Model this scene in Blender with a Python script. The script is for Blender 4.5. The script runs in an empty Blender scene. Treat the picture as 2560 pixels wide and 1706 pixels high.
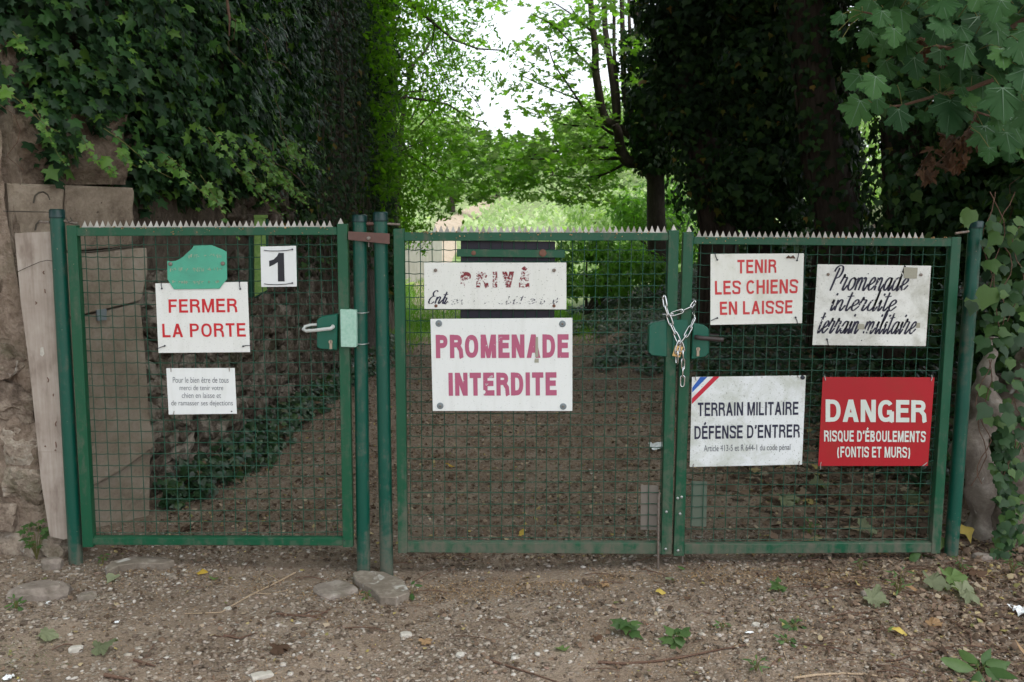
import bpy, bmesh, math, random
import numpy as np
from mathutils import Vector, Matrix, noise as mnoise

# ------------------------------------------------------------------ camera, world, sun, exposure
random.seed(7)
rng = np.random.default_rng(7)
S = bpy.context.scene
COL = S.collection
FPX, PITCH, CAMZ = 2400.0, math.radians(6.7), 1.45
cam_d = bpy.data.cameras.new('camera'); cam = bpy.data.objects.new('camera', cam_d); COL.objects.link(cam)
cam.location = (0, 0, CAMZ); cam.rotation_euler = (math.pi/2 - PITCH, 0, 0)
cam_d.sensor_width = 36; cam_d.lens = FPX/2560*36
cam_d.clip_start = 0.05; cam_d.clip_end = 1000
cam_d.dof.use_dof = True; cam_d.dof.focus_distance = 4.1; cam_d.dof.aperture_fstop = 7.0
S.camera = cam
W = bpy.data.worlds.new('World'); S.world = W; W.use_nodes = True
wn = W.node_tree; wn.nodes.clear()
sky = wn.nodes.new('ShaderNodeTexSky'); sky.sky_type = 'NISHITA'; sky.sun_disc = False
SUN_EL, SUN_AZ = math.radians(62), math.radians(135)      # azimuth clockwise from +Y
sky.sun_elevation = SUN_EL; sky.sun_rotation = SUN_AZ
sky.air_density = 1.0; sky.dust_density = 2.0; sky.ozone_density = 1.0
hs = wn.nodes.new('ShaderNodeHueSaturation'); hs.inputs['Saturation'].default_value = 0.28
bgn = wn.nodes.new('ShaderNodeBackground'); bgn.inputs['Strength'].default_value = 0.15
won = wn.nodes.new('ShaderNodeOutputWorld')
wn.links.new(sky.outputs[0], hs.inputs['Color']); wn.links.new(hs.outputs[0], bgn.inputs['Color'])
wn.links.new(bgn.outputs[0], won.inputs['Surface'])
sun_d = bpy.data.lights.new('sun', 'SUN'); sun = bpy.data.objects.new('sun', sun_d); COL.objects.link(sun)
sun_d.energy = 0.8; sun_d.angle = math.radians(25); sun_d.color = (1.0, 0.97, 0.93)
sdir = Vector((math.sin(SUN_AZ)*math.cos(SUN_EL), math.cos(SUN_AZ)*math.cos(SUN_EL), math.sin(SUN_EL)))
sun.rotation_euler = sdir.to_track_quat('Z', 'Y').to_euler()
S.view_settings.view_transform = 'Standard'; S.view_settings.look = 'None'
S.view_settings.gamma = 1; S.view_settings.use_curve_mapping = False
S.view_settings.exposure = 1.3
S.cycles.max_bounces = 7; S.cycles.diffuse_bounces = 4; S.cycles.transmission_bounces = 4
S.cycles.transparent_max_bounces = 8; S.cycles.use_denoising = True

# ------------------------------------------------------------------ measuring: photo pixels -> points on real planes
CP, SP = math.cos(PITCH), math.sin(PITCH)
def ray(px, py):
    a = (px-1280)/FPX; b = (853-py)/FPX
    return Vector((a, CP + b*SP, -SP + b*CP))
def P(px, py, Y):
    d = ray(px, py); t = Y/d.y
    return Vector((d.x*t, Y, CAMZ + d.z*t))
def PP(px, py, a, b):                                   # onto the vertical plane through ground points a, b
    d = ray(px, py); ex, ey = b[0]-a[0], b[1]-a[1]
    t = (a[0]*ey - a[1]*ex)/(d.x*ey - d.y*ex)
    return Vector((d.x*t, d.y*t, CAMZ + d.z*t))
def fnoise(x, y, s, seed=0.0):
    return (np.sin(x*s*1.7+seed)*np.cos(y*s*1.3-seed*2.1) + 0.5*np.sin(x*s*3.9-y*s*2.3+seed*3) + 0.3*np.cos(x*s*7.1+y*s*8.7+seed))/1.8
def xb(y):
    return np.interp(y, [3.0, 4.6, 5.5, 9.8, 14, 22, 60], [3.4, 2.6, 2.25, 1.0, 0.85, 1.6, 3.0])
def sstep(a, b, x):
    t = np.clip((x-a)/(b-a), 0, 1); return t*t*(3-2*t)
def height(x, y):
    x = np.asarray(x, float); y = np.asarray(y, float)
    z = -0.072*np.exp(-((x+0.45)/1.35)**2) + 0.012*(x > 1.6)*0 
    z = z + 0.012*fnoise(x, y, 1.6, 2.0) + 0.004*fnoise(x, y, 7.0, 1.0)*np.exp(-np.maximum(y-6, 0)/4)
    d = np.maximum(x - xb(y), 0)
    z = z + sstep(4.4, 6.5, y)*np.minimum(0.30*d**1.15, 1.9)*(1-sstep(16, 22, y)*0.6)
    dl = np.maximum(-1.75 - x, 0)
    z = z + np.minimum(dl*0.25, 0.4)*sstep(14, 17, y)
    z = z + 0.09*sstep(0.3, 1.0, (y < 4.2)*(-1.75-x+0.3))*0
    z = z + sstep(24, 110, y)*7.0 + sstep(20, 40, y)*0.8
    return z
def hz(x, y): return float(height(x, y))
def G(px, py, dz=0.0):                                  # onto the ground
    z = 0.0
    for _ in range(8):
        d = ray(px, py); t = (z - CAMZ)/d.z; x, y = d.x*t, d.y*t; z = hz(x, y)
    return Vector((x, y, z+dz))

# ------------------------------------------------------------------ materials
def new_mat(name):
    m = bpy.data.materials.new(name); m.use_nodes = True
    nt = m.node_tree; nt.nodes.clear()
    out = nt.nodes.new('ShaderNodeOutputMaterial')
    return m, nt, out
def nd(nt, t, **k):
    n = nt.nodes.new(t)
    for a, v in k.items():
        if a.startswith('i_'): n.inputs[a[2:].replace('_', ' ')].default_value = v
        else: setattr(n, a, v)
    return n
def lk(nt, a, b): nt.links.new(a, b)
def ramp(nt, fac, stops, interp='LINEAR'):
    r = nt.nodes.new('ShaderNodeValToRGB'); r.color_ramp.interpolation = interp
    els = r.color_ramp.elements
    els[0].position, els[0].color = stops[0][0], (*stops[0][1], 1)
    els[1].position, els[1].color = stops[-1][0], (*stops[-1][1], 1)
    for p, c in stops[1:-1]:
        e = els.new(p); e.color = (*c, 1)
    lk(nt, fac, r.inputs[0]); return r.outputs[0]
def noisen(nt, scale, detail=5, rough=0.6, vec=None, dist=0.0):
    n = nd(nt, 'ShaderNodeTexNoise'); n.inputs['Scale'].default_value = scale
    n.inputs['Detail'].default_value = detail; n.inputs['Roughness'].default_value = rough
    n.inputs['Distortion'].default_value = dist
    if vec is not None: lk(nt, vec, n.inputs['Vector'])
    return n.outputs['Fac']
def objco(nt, scale=None):
    g = nd(nt, 'ShaderNodeNewGeometry')
    if scale is None: return g.outputs['Position']
    m = nd(nt, 'ShaderNodeMapping'); m.inputs['Scale'].default_value = scale
    lk(nt, g.outputs['Position'], m.inputs['Vector']); return m.outputs[0]
def mix(nt, f, a, b):
    m = nd(nt, 'ShaderNodeMix', data_type='RGBA')
    if hasattr(f, 'is_output'): lk(nt, f, m.inputs[0])
    else: m.inputs[0].default_value = f
    for v, s in ((a, m.inputs[6]), (b, m.inputs[7])):
        if hasattr(v, 'is_output'): lk(nt, v, s)
        else: s.default_value = (*v, 1)
    return m.outputs[2]
def mathn(nt, op, a, b=0.0, clamp=False):
    m = nd(nt, 'ShaderNodeMath', operation=op, use_clamp=clamp)
    for i, v in enumerate((a, b)):
        if hasattr(v, 'is_output'): lk(nt, v, m.inputs[i])
        else: m.inputs[i].default_value = v
    return m.outputs[0]
def bumpn(nt, h, strength=0.4, dist=0.01):
    b = nd(nt, 'ShaderNodeBump'); b.inputs['Strength'].default_value = strength; b.inputs['Distance'].default_value = dist
    lk(nt, h, b.inputs['Height']); return b.outputs[0]
def bsdf(nt, out, color, rough=0.6, normal=None, metal=0.0, spec=0.5):
    b = nd(nt, 'ShaderNodeBsdfPrincipled')
    if hasattr(color, 'is_output'): lk(nt, color, b.inputs['Base Color'])
    else: b.inputs['Base Color'].default_value = (*color, 1)
    if hasattr(rough, 'is_output'): lk(nt, rough, b.inputs['Roughness'])
    else: b.inputs['Roughness'].default_value = rough
    b.inputs['Metallic'].default_value = metal
    b.inputs['Specular IOR Level'].default_value = spec
    if normal is not None: lk(nt, normal, b.inputs['Normal'])
    lk(nt, b.outputs[0], out.inputs['Surface']); return b
M = {}
def leaf_mat(name, stops, transl=0.35, rough=0.45, spec=0.4, tcol=(0.9, 1.25, 0.35), patch=None):
    m, nt, out = new_mat(name)
    at = nd(nt, 'ShaderNodeAttribute', attribute_name='var')
    f = at.outputs['Fac']
    if patch:
        f = mathn(nt, 'ADD', f, mathn(nt, 'MULTIPLY', mathn(nt, 'SUBTRACT', noisen(nt, patch, 2), 0.5), 0.7), True)
    c = ramp(nt, f, stops)
    co = objco(nt)
    c = mix(nt, mathn(nt, 'MULTIPLY', noisen(nt, 60, 2, 0.5, co), 0.25), c, (0.02, 0.02, 0.01))
    b = bsdf(nt, out, c, rough, None, 0.0, spec)
    tr = nd(nt, 'ShaderNodeBsdfTranslucent')
    tc = nd(nt, 'ShaderNodeMix', data_type='RGBA', blend_type='MULTIPLY'); tc.inputs[0].default_value = 1
    lk(nt, c, tc.inputs[6]); tc.inputs[7].default_value = (*[t*2.2 for t in tcol], 1)
    lk(nt, tc.outputs[2], tr.inputs['Color'])
    ms = nd(nt, 'ShaderNodeMixShader'); ms.inputs[0].default_value = transl
    lk(nt, b.outputs[0], ms.inputs[1]); lk(nt, tr.outputs[0], ms.inputs[2]); lk(nt, ms.outputs[0], out.inputs['Surface'])
    return m
M['ivy'] = leaf_mat('ivy_leaf', [(0, (0.012, 0.035, 0.016)), (0.5, (0.022, 0.062, 0.022)), (0.85, (0.04, 0.11, 0.025)), (1, (0.10, 0.20, 0.03))], 0.15, 0.46, 0.22)
M['ivy_edge'] = leaf_mat('edge_ivy_leaf', [(0, (0.014, 0.042, 0.016)), (.6, (0.026, 0.072, 0.021)), (1, (0.075, 0.14, 0.035))], 0.15, 0.5, 0.25)
M['ivy_young'] = leaf_mat('ivy_young_leaf', [(0, (0.05, 0.14, 0.03)), (1, (0.16, 0.30, 0.05))], 0.3, 0.4)
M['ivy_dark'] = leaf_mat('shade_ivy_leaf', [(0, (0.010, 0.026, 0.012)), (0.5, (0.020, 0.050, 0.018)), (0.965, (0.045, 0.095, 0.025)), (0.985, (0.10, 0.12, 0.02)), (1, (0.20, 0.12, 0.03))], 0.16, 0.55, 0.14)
M['ivy_ground'] = leaf_mat('ground_ivy_leaf', [(0, (0.014, 0.035, 0.016)), (0.7, (0.026, 0.07, 0.026)), (0.9, (0.05, 0.10, 0.03)), (0.96, (0.10, 0.07, 0.04)), (1, (0.16, 0.10, 0.06))], 0.12, 0.34, 0.5)
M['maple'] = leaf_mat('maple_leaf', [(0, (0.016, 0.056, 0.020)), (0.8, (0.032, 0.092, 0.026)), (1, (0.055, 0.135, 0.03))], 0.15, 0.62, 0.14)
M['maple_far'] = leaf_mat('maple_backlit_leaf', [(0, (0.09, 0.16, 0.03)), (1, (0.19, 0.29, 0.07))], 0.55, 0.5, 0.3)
M['ash'] = leaf_mat('ash_leaf', [(0, (0.06, 0.13, 0.012)), (1, (0.14, 0.24, 0.025))], 0.55, 0.55, 0.25, patch=1.5)
M['far'] = leaf_mat('far_foliage_haze', [(0, (0.20, 0.28, 0.12)), (0.6, (0.34, 0.42, 0.22)), (1, (0.52, 0.54, 0.40))], 0.35, 0.6, 0.3)  # haze and glare of the far slope are put into this pale colour
M['shrub'] = leaf_mat('shrub_leaf', [(0, (0.07, 0.15, 0.03)), (1, (0.18, 0.32, 0.06))], 0.4, 0.5, 0.3)
M['grass'] = leaf_mat('grass_blade', [(0, (0.08, 0.17, 0.02)), (1, (0.18, 0.30, 0.05))], 0.4, 0.5, 0.3)
M['weed'] = leaf_mat('weed_leaf', [(0, (0.045, 0.10, 0.03)), (1, (0.10, 0.17, 0.055))], 0.3, 0.5, 0.3)
M['litter'] = leaf_mat('leaf_litter', [(0, (0.08, 0.055, 0.040)), (0.4, (0.14, 0.095, 0.068)), (0.75, (0.24, 0.165, 0.118)), (0.93, (0.42, 0.34, 0.25)), (0.98, (0.40, 0.32, 0.12)), (1, (0.18, 0.20, 0.08))], 0.1, 0.75, 0.2, (1, .8, .5))
M['husk'] = leaf_mat('seed_husk', [(0, (0.17, 0.095, 0.045)), (0.6, (0.40, 0.25, 0.12)), (1, (0.58, 0.42, 0.24))], 0.1, 0.8, 0.2, (1, .8, .5))
M['dead'] = leaf_mat('dead_leaf', [(0, (0.05, 0.030, 0.020)), (1, (0.14, 0.080, 0.050))], 0.15, 0.7, 0.2, (1, .7, .4))
M['yellow'] = leaf_mat('yellow_leaf', [(0, (0.45, 0.30, 0.04)), (1, (0.55, 0.42, 0.10))], 0.2, 0.6, 0.3, (1, .9, .4))
M['palegreen'] = leaf_mat('withered_pale_green_leaf', [(0, (0.13, 0.15, 0.085)), (1, (0.25, 0.27, 0.17))], 0.2, 0.7, 0.2)
M['freshfall'] = leaf_mat('fallen_green_leaf', [(0, (0.08, 0.15, 0.04)), (1, (0.15, 0.22, 0.07))], 0.2, 0.6, 0.3)
M['tan'] = leaf_mat('tan_leaf', [(0, (0.30, 0.18, 0.09)), (1, (0.40, 0.27, 0.15))], 0.2, 0.7, 0.3, (1, .8, .5))

def rock_mat(name, stops, scale=9, bump=0.6, dist=0.012, rough=0.9, detail_scale=55, spots=None, moss=0.0):
    m, nt, out = new_mat(name)
    co = objco(nt)
    n1 = noisen(nt, scale, 6, 0.65, co, 0.4); n2 = noisen(nt, detail_scale, 5, 0.7, co)
    oi = nd(nt, 'ShaderNodeObjectInfo')
    f = mathn(nt, 'ADD', mathn(nt, 'MULTIPLY', n1, 0.75), mathn(nt, 'MULTIPLY', n2, 0.35))
    f = mathn(nt, 'ADD', f, mathn(nt, 'MULTIPLY', mathn(nt, 'SUBTRACT', oi.outputs['Random'], 0.5), 0.22), True)
    c = ramp(nt, f, stops)
    if spots:
        v = noisen(nt, spots[0], 3, 0.5, co, 1.0)
        c = mix(nt, ramp(nt, v, [(spots[1], (0, 0, 0)), (spots[1]+0.06, (1, 1, 1))]), c, spots[2])
    if moss:
        v = noisen(nt, 5, 5, 0.7, co)
        c = mix(nt, mathn(nt, 'MULTIPLY', ramp(nt, v, [(0.5, (0, 0, 0)), (0.62, (1, 1, 1))]), moss), c, (0.05, 0.06, 0.02))
    h = mathn(nt, 'ADD', n1, mathn(nt, 'MULTIPLY', n2, 0.5))
    bsdf(nt, out, c, rough, bumpn(nt, h, bump, dist), 0, 0.2)
    return m
M['stone'] = rock_mat('limestone_rubble', [(0.30, (0.07, 0.052, 0.040)), (0.45, (0.21, 0.16, 0.125)), (0.58, (0.36, 0.295, 0.235)), (0.78, (0.60, 0.55, 0.48))], 9, 1.0, 0.03, spots=(14, 0.66, (0.55, 0.53, 0.48)), moss=0.45)
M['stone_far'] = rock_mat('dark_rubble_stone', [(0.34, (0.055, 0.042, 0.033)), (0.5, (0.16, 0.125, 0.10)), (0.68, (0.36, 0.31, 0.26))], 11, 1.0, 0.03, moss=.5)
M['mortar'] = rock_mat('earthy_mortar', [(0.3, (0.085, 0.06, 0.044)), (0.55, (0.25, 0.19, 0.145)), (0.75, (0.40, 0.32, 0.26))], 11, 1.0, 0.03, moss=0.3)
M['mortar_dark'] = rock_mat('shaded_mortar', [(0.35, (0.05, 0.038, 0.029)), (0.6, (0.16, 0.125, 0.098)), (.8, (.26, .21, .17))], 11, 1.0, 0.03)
M['ashlar'] = rock_mat('dressed_stone', [(0.30, (0.10, 0.073, 0.053)), (0.45, (0.21, 0.165, 0.125)), (0.58, (0.28, 0.225, 0.172)), (0.75, (0.38, 0.32, 0.26))], 4.5, 0.6, 0.01, 0.9, 90, spots=(38, 0.70, (0.07, 0.05, 0.04)))
M['plaster'] = rock_mat('rough_render', [(0.3, (0.12, 0.092, 0.068)), (0.55, (0.28, 0.228, 0.175)), (0.8, (0.40, 0.34, 0.28))], 6.0, 1.0, 0.02, 0.9, 60)
M['rock'] = rock_mat('grey_rock', [(0.3, (0.12, 0.098, 0.08)), (0.6, (0.25, 0.21, 0.18)), (0.85, (0.42, 0.38, 0.34))], 12, 0.7, 0.012, spots=(22, 0.68, (0.45, 0.43, 0.40)), moss=0.25)
M['concrete'] = rock_mat('old_concrete', [(0.3, (0.11, 0.088, 0.07)), (0.6, (0.22, 0.185, 0.15)), (0.85, (0.42, 0.38, 0.33))], 14, 0.6, 0.01, spots=(9, 0.62, (0.48, 0.46, 0.43)))
M['whitestone'] = rock_mat('white_flint', [(0.3, (0.35, 0.32, 0.28)), (0.7, (0.55, 0.52, 0.47))], 30, 0.5, 0.006)

def bark_mat(name, stops, zs=0.25, s=22):
    m, nt, out = new_mat(name)
    co = objco(nt, (1, 1, zs)); n = noisen(nt, s, 6, 0.7, co, 0.6)
    n2 = noisen(nt, 6, 3, 0.6, objco(nt))
    f = mathn(nt, 'ADD', mathn(nt, 'MULTIPLY', n, 0.7), mathn(nt, 'MULTIPLY', n2, 0.35))
    bsdf(nt, out, ramp(nt, f, stops), 0.9, bumpn(nt, n, 0.9, 0.02), 0, 0.2); return m
M['bark'] = bark_mat('tree_bark', [(0.3, (0.025, 0.020, 0.016)), (0.6, (0.075, 0.060, 0.050)), (0.8, (0.16, 0.135, 0.115))])
M['bark_dark'] = bark_mat('dark_trunk_bark', [(0.3, (0.02, 0.015, 0.012)), (0.6, (0.065, 0.048, 0.038)), (0.8, (0.12, 0.09, 0.072))])
M['bark_grey'] = bark_mat('smooth_grey_bark', [(0.3, (0.07, 0.06, 0.05)), (0.6, (0.15, 0.13, 0.115)), (0.8, (0.24, 0.215, 0.19))], 0.6, 18)
M['twig'] = bark_mat('twig', [(0.3, (0.09, 0.05, 0.035)), (0.7, (0.21, 0.13, 0.095))], 1, 40)
M['palestick'] = bark_mat('pale_stick', [(0.3, (0.35, 0.25, 0.17)), (0.7, (0.52, 0.40, 0.28))], 1, 40)
M['vine'] = bark_mat('dry_vine', [(0.3, (0.05, 0.042, 0.032)), (0.7, (0.15, 0.13, 0.10))], 0.4, 30)
M['greenstem'] = bark_mat('green_stem', [(0.3, (0.10, 0.10, 0.03)), (0.7, (0.20, 0.19, 0.07))], 1, 30)

def ground_mat(name, stops, peb=0.5):
    m, nt, out = new_mat(name); co = objco(nt)
    n1 = noisen(nt, 2.5, 6, 0.65, co, 0.3); n2 = noisen(nt, 70, 5, 0.75, co); 
    v = nd(nt, 'ShaderNodeTexVoronoi'); v.inputs['Scale'].default_value = 110; lk(nt, co, v.inputs['Vector'])
    f = mathn(nt, 'ADD', mathn(nt, 'MULTIPLY', n1, 0.5), mathn(nt, 'MULTIPLY', n2, 0.5))
    c = ramp(nt, f, stops)
    sep = nd(nt, 'ShaderNodeSeparateColor'); lk(nt, v.outputs['Color'], sep.inputs[0])
    pc = ramp(nt, sep.outputs[0], [(0, (0.10, 0.075, 0.055)), (0.5, (0.22, 0.18, 0.145)), (1, (0.40, 0.36, 0.31))])
    msk = mathn(nt, 'GREATER_THAN', mathn(nt, 'MULTIPLY', sep.outputs[1], noisen(nt, 4, 3, 0.6, co)), 0.5-0.2*peb)
    c = mix(nt, mathn(nt, 'MULTIPLY', msk, 0.8), c, pc)
    h = mathn(nt, 'ADD', n2, mathn(nt, 'MULTIPLY', v.outputs['Distance'], -0.4))
    bsdf(nt, out, c, 0.95, bumpn(nt, h, 0.8, 0.012), 0, 0.15); return m
M['ground'] = ground_mat('packed_earth', [(0.3, (0.115, 0.083, 0.060)), (0.5, (0.25, 0.190, 0.143)), (0.68, (0.39, 0.315, 0.25))])
M['meadow'] = ground_mat('meadow_soil_glow', [(0.3, (0.16, 0.22, 0.08)), (0.6, (0.28, 0.34, 0.17)), (0.8, (0.44, 0.43, 0.30))], 0.0)  # glow of the open clearing is painted in as a lighter tone
M['track'] = ground_mat('pale_track_soil', [(0.3, (0.30, 0.24, 0.17)), (0.7, (0.50, 0.42, 0.33))], 0.0)

def paint_mat(name, col, dirt=0.5, dirt_h=0.45, rough=0.42, spec=0.45):
    m, nt, out = new_mat(name); co = objco(nt)
    g = nd(nt, 'ShaderNodeNewGeometry'); sx = nd(nt, 'ShaderNodeSeparateXYZ'); lk(nt, g.outputs['Position'], sx.inputs[0])
    n = noisen(nt, 26, 6, 0.75, co, 0.5); n3 = noisen(nt, 3, 3, 0.6, co)
    st = noisen(nt, 30, 4, 0.6, objco(nt, (1, 1, 0.12)))
    low = mathn(nt, 'SUBTRACT', 1.0, mathn(nt, 'DIVIDE', mathn(nt, 'ADD', sx.outputs[2], 0.05), dirt_h), True)
    f = mathn(nt, 'ADD', mathn(nt, 'MULTIPLY', low, 0.62), mathn(nt, 'MULTIPLY', mathn(nt, 'SUBTRACT', mathn(nt, 'ADD', n, st), 1.0), 1.9))
    f = ramp(nt, f, [(0.05, (0, 0, 0)), (0.75, (1, 1, 1))])
    f = mathn(nt, 'MULTIPLY', f, dirt)
    c0 = mix(nt, mathn(nt, 'MULTIPLY', n3, 0.5), col, tuple(v*0.7 for v in col))
    sp = ramp(nt, noisen(nt, 75, 2, 0.5, co), [(0.73, (0, 0, 0)), (0.76, (1, 1, 1))])
    c0 = mix(nt, mathn(nt, 'MULTIPLY', sp, 0.55), c0, (0.25, 0.22, 0.16))
    c = mix(nt, f, c0, (0.125, 0.11, 0.085))
    r = mathn(nt, 'ADD', rough, mathn(nt, 'MULTIPLY', f, 0.5), True)
    bsdf(nt, out, c, r, bumpn(nt, n, 0.06, 0.002), 0, spec); return m
M['green'] = paint_mat('green_paint', (0.003, 0.078, 0.036), 0.8, 0.42)
M['green_l'] = paint_mat('green_paint_cleaner', (0.003, 0.082, 0.036), 0.6, 0.16)
M['post'] = paint_mat('green_post_paint', (0.002, 0.075, 0.050), 0.75, 0.28, 0.38)
M['cap'] = paint_mat('green_plastic_cap', (0.002, 0.030, 0.028), 0.0, 0.1, 0.35)
M['lock'] = paint_mat('lock_green', (0.003, 0.105, 0.068), 0.2, 0.2, 0.4)
M['meshwire'] = paint_mat('green_wire', (0.006, 0.070, 0.040), 0.7, 0.25, 0.5)
M['greenbox'] = paint_mat('green_box_paint', (0.004, 0.06, 0.035), 0.1)
M['algae'] = rock_mat('algae_covered_metal', [(0.3, (0.10, 0.22, 0.05)), (0.6, (0.22, 0.36, 0.10)), (0.8, (0.34, 0.46, 0.17))], 30, 0.2, 0.004)
def simple(name, col, rough=0.5, metal=0.0, nz=0.25, sc=40, col2=None, bump=0.1):
    m, nt, out = new_mat(name); n = noisen(nt, sc, 5, 0.7, objco(nt))
    f = ramp(nt, n, [(0.35, (0, 0, 0)), (0.7, (1, 1, 1))])
    c = mix(nt, mathn(nt, 'MULTIPLY', f, nz if col2 is None else 1.0), col, col2 or tuple(v*0.5 for v in col))
    bsdf(nt, out, c, rough, bumpn(nt, n, bump, 0.003), metal, 0.5); return m
M['galv'] = simple('galvanised_steel', (0.50, 0.52, 0.52), 0.38, 0.85)
M['chain'] = simple('chain_steel', (0.62, 0.63, 0.64), 0.22, 1.0)
M['galvbox'] = simple('mottled_mint_metal', (0.28, 0.50, 0.40), 0.6, 0.1, 1, 70, (0.42, 0.60, 0.52))
M['spike'] = simple('dull_zinc', (0.50, 0.47, 0.43), 0.5, 0.35, 0.5, 25)
M['brass'] = simple('brass', (0.75, 0.50, 0.22), 0.35, 0.8)
M['handle_w'] = simple('light_grey_plastic', (0.50, 0.52, 0.50), 0.4, 0.0, 0.3)
M['handle_b'] = simple('brown_black_plastic', (0.035, 0.025, 0.024), 0.45)
M['cyl'] = simple('worn_nickel', (0.45, 0.38, 0.30), 0.35, 0.8)
M['rust'] = simple('rusty_metal', (0.13, 0.055, 0.035), 0.8, 0.1, 1, 60, (0.20, 0.10, 0.07))
M['clamp'] = simple('brown_primed_steel', (0.13, 0.062, 0.050), 0.65, 0.0, 1, 30, (0.10, 0.055, 0.045))
M['wire'] = simple('dark_tie_wire', (0.03, 0.035, 0.05), 0.4, 0.5)
M['wire_old'] = simple('dull_old_wire', (0.09, 0.075, 0.06), 0.6, 0.5)
M['bolt'] = simple('dull_bolt', (0.26, 0.24, 0.22), 0.5, 0.6, 1, 90, (0.16, 0.10, 0.07))
M['washer'] = simple('grey_washer', (0.20, 0.235, 0.25), 0.5, 0.2)
M['navy'] = simple('dark_navy_board', (0.012, 0.010, 0.025), 0.55, 0.0, 0.5, 12)
M['plank'] = None
m, nt, out = new_mat('weathered_board'); co = objco(nt, (1, 1, 0.05)); n = noisen(nt, 60, 5, 0.7, co); n2 = noisen(nt, 6, 4, 0.6, objco(nt))
hl = noisen(nt, 5, 3, 0.5, objco(nt, (0.3, 0.3, 12)))
f = mathn(nt, 'ADD', mathn(nt, 'MULTIPLY', n, 0.45), mathn(nt, 'MULTIPLY', n2, 0.55))
c = ramp(nt, f, [(0.32, (0.23, 0.185, 0.155)), (0.5, (0.34, 0.285, 0.245)), (0.66, (0.44, 0.385, 0.34))])
c = mix(nt, mathn(nt, 'MULTIPLY', ramp(nt, hl, [(0.66, (0, 0, 0)), (0.71, (1, 1, 1))]), 0.5), c, (0.12, 0.08, 0.06))
blot = noisen(nt, 11, 4, 0.7, objco(nt, (1, 1, .35)))
c = mix(nt, mathn(nt, 'MULTIPLY', ramp(nt, blot, [(0.56, (0, 0, 0)), (0.70, (1, 1, 1))]), 0.55), c, (0.17, 0.125, 0.10))
bsdf(nt, out, c, 0.8, bumpn(nt, n, 0.3, 0.003), 0, 0.2); M['plank'] = m
M['paper'] = simple('white_litter_paper', (0.72, 0.74, 0.76), 0.6, 0.0, 0.15)
M['snail'] = simple('brown_cocoon', (0.14, 0.07, 0.045), 0.7, 0.0, 1, 120, (0.07, 0.035, 0.025))
M['plate'] = paint_mat('grimy_grey_plate', (0.19, 0.165, 0.14), 0.2, 0.3, 0.7)
M['greyplate_green'] = paint_mat('grimy_greenish_plate', (0.10, 0.13, 0.095), 0.3, 0.3, 0.7)
M['tape'] = simple('old_tape', (0.34, 0.33, 0.26), 0.5, 0.0, 0.3, 200)
M['screen_pale'] = simple('pale_rendered_wall', (0.42, 0.40, 0.36), 0.9, 0.0, 1, 3, (0.30, 0.28, 0.24))

def sign_mat(name, col, grime=(0.30, 0.30, 0.20), amount=0.5, lo=0.52, speck=0.64, streak=0.0, seed=0.0):
    streak = max(streak, .16)
    m, nt, out = new_mat(name)
    mp = nd(nt, 'ShaderNodeMapping'); mp.inputs['Location'].default_value = (seed, seed*1.7, seed*0.6)
    g = nd(nt, 'ShaderNodeNewGeometry'); lk(nt, g.outputs['Position'], mp.inputs['Vector']); co = mp.outputs[0]
    n = noisen(nt, 9, 7, 0.72, co, 0.5); big = noisen(nt, 3.2, 3, 0.5, co)
    sp = ramp(nt, noisen(nt, 160, 2, 0.55, co), [(speck, (0, 0, 0)), (speck+0.03, (1, 1, 1))])
    f = ramp(nt, mathn(nt, 'MULTIPLY', mathn(nt, 'ADD', n, big), 0.5), [(lo, (0, 0, 0)), (lo+0.14, (1, 1, 1))])
    c = mix(nt, mathn(nt, 'MULTIPLY', f, amount), col, grime)
    if streak:
        mp2 = nd(nt, 'ShaderNodeMapping'); mp2.inputs['Scale'].default_value = (1, 1, 0.15); lk(nt, co, mp2.inputs['Vector'])
        s = ramp(nt, noisen(nt, 28, 4, 0.6, mp2.outputs[0]), [(0.5, (0, 0, 0)), (0.8, (1, 1, 1))])
        c = mix(nt, mathn(nt, 'MULTIPLY', s, streak), c, grime)
    c = mix(nt, mathn(nt, 'MULTIPLY', sp, 0.6*min(1, amount*1.6)), c, tuple(v*0.4 for v in grime))
    bsdf(nt, out, c, 0.45, bumpn(nt, n, 0.04, 0.002), 0, 0.4); return m
def ink_mat(name, col, wear=0.0, scale=60, seed=0.0, col2=None, rough=0.5):
    m, nt, out = new_mat(name)
    mp = nd(nt, 'ShaderNodeMapping'); mp.inputs['Location'].default_value = (seed, seed*1.3, seed*0.7)
    g = nd(nt, 'ShaderNodeNewGeometry'); lk(nt, g.outputs['Position'], mp.inputs['Vector']); co = mp.outputs[0]
    c = mix(nt, noisen(nt, 12, 3, 0.5, co), col, col2 or tuple(v*0.8 for v in col))
    b = bsdf(nt, out, c, rough)
    if wear > 0:
        n = mathn(nt, 'ADD', mathn(nt, 'MULTIPLY', noisen(nt, scale, 4, 0.6, co, 0.5), 0.6), mathn(nt, 'MULTIPLY', noisen(nt, scale*0.2, 2, 0.5, co), 0.4))
        f = ramp(nt, n, [(wear-0.008, (1, 1, 1)), (wear+0.008, (0, 0, 0))])
        t = nd(nt, 'ShaderNodeBsdfTransparent'); ms = nd(nt, 'ShaderNodeMixShader')
        lk(nt, f, ms.inputs[0]); lk(nt, b.outputs[0], ms.inputs[1]); lk(nt, t.outputs[0], ms.inputs[2]); lk(nt, ms.outputs[0], out.inputs['Surface'])
    return m

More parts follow.
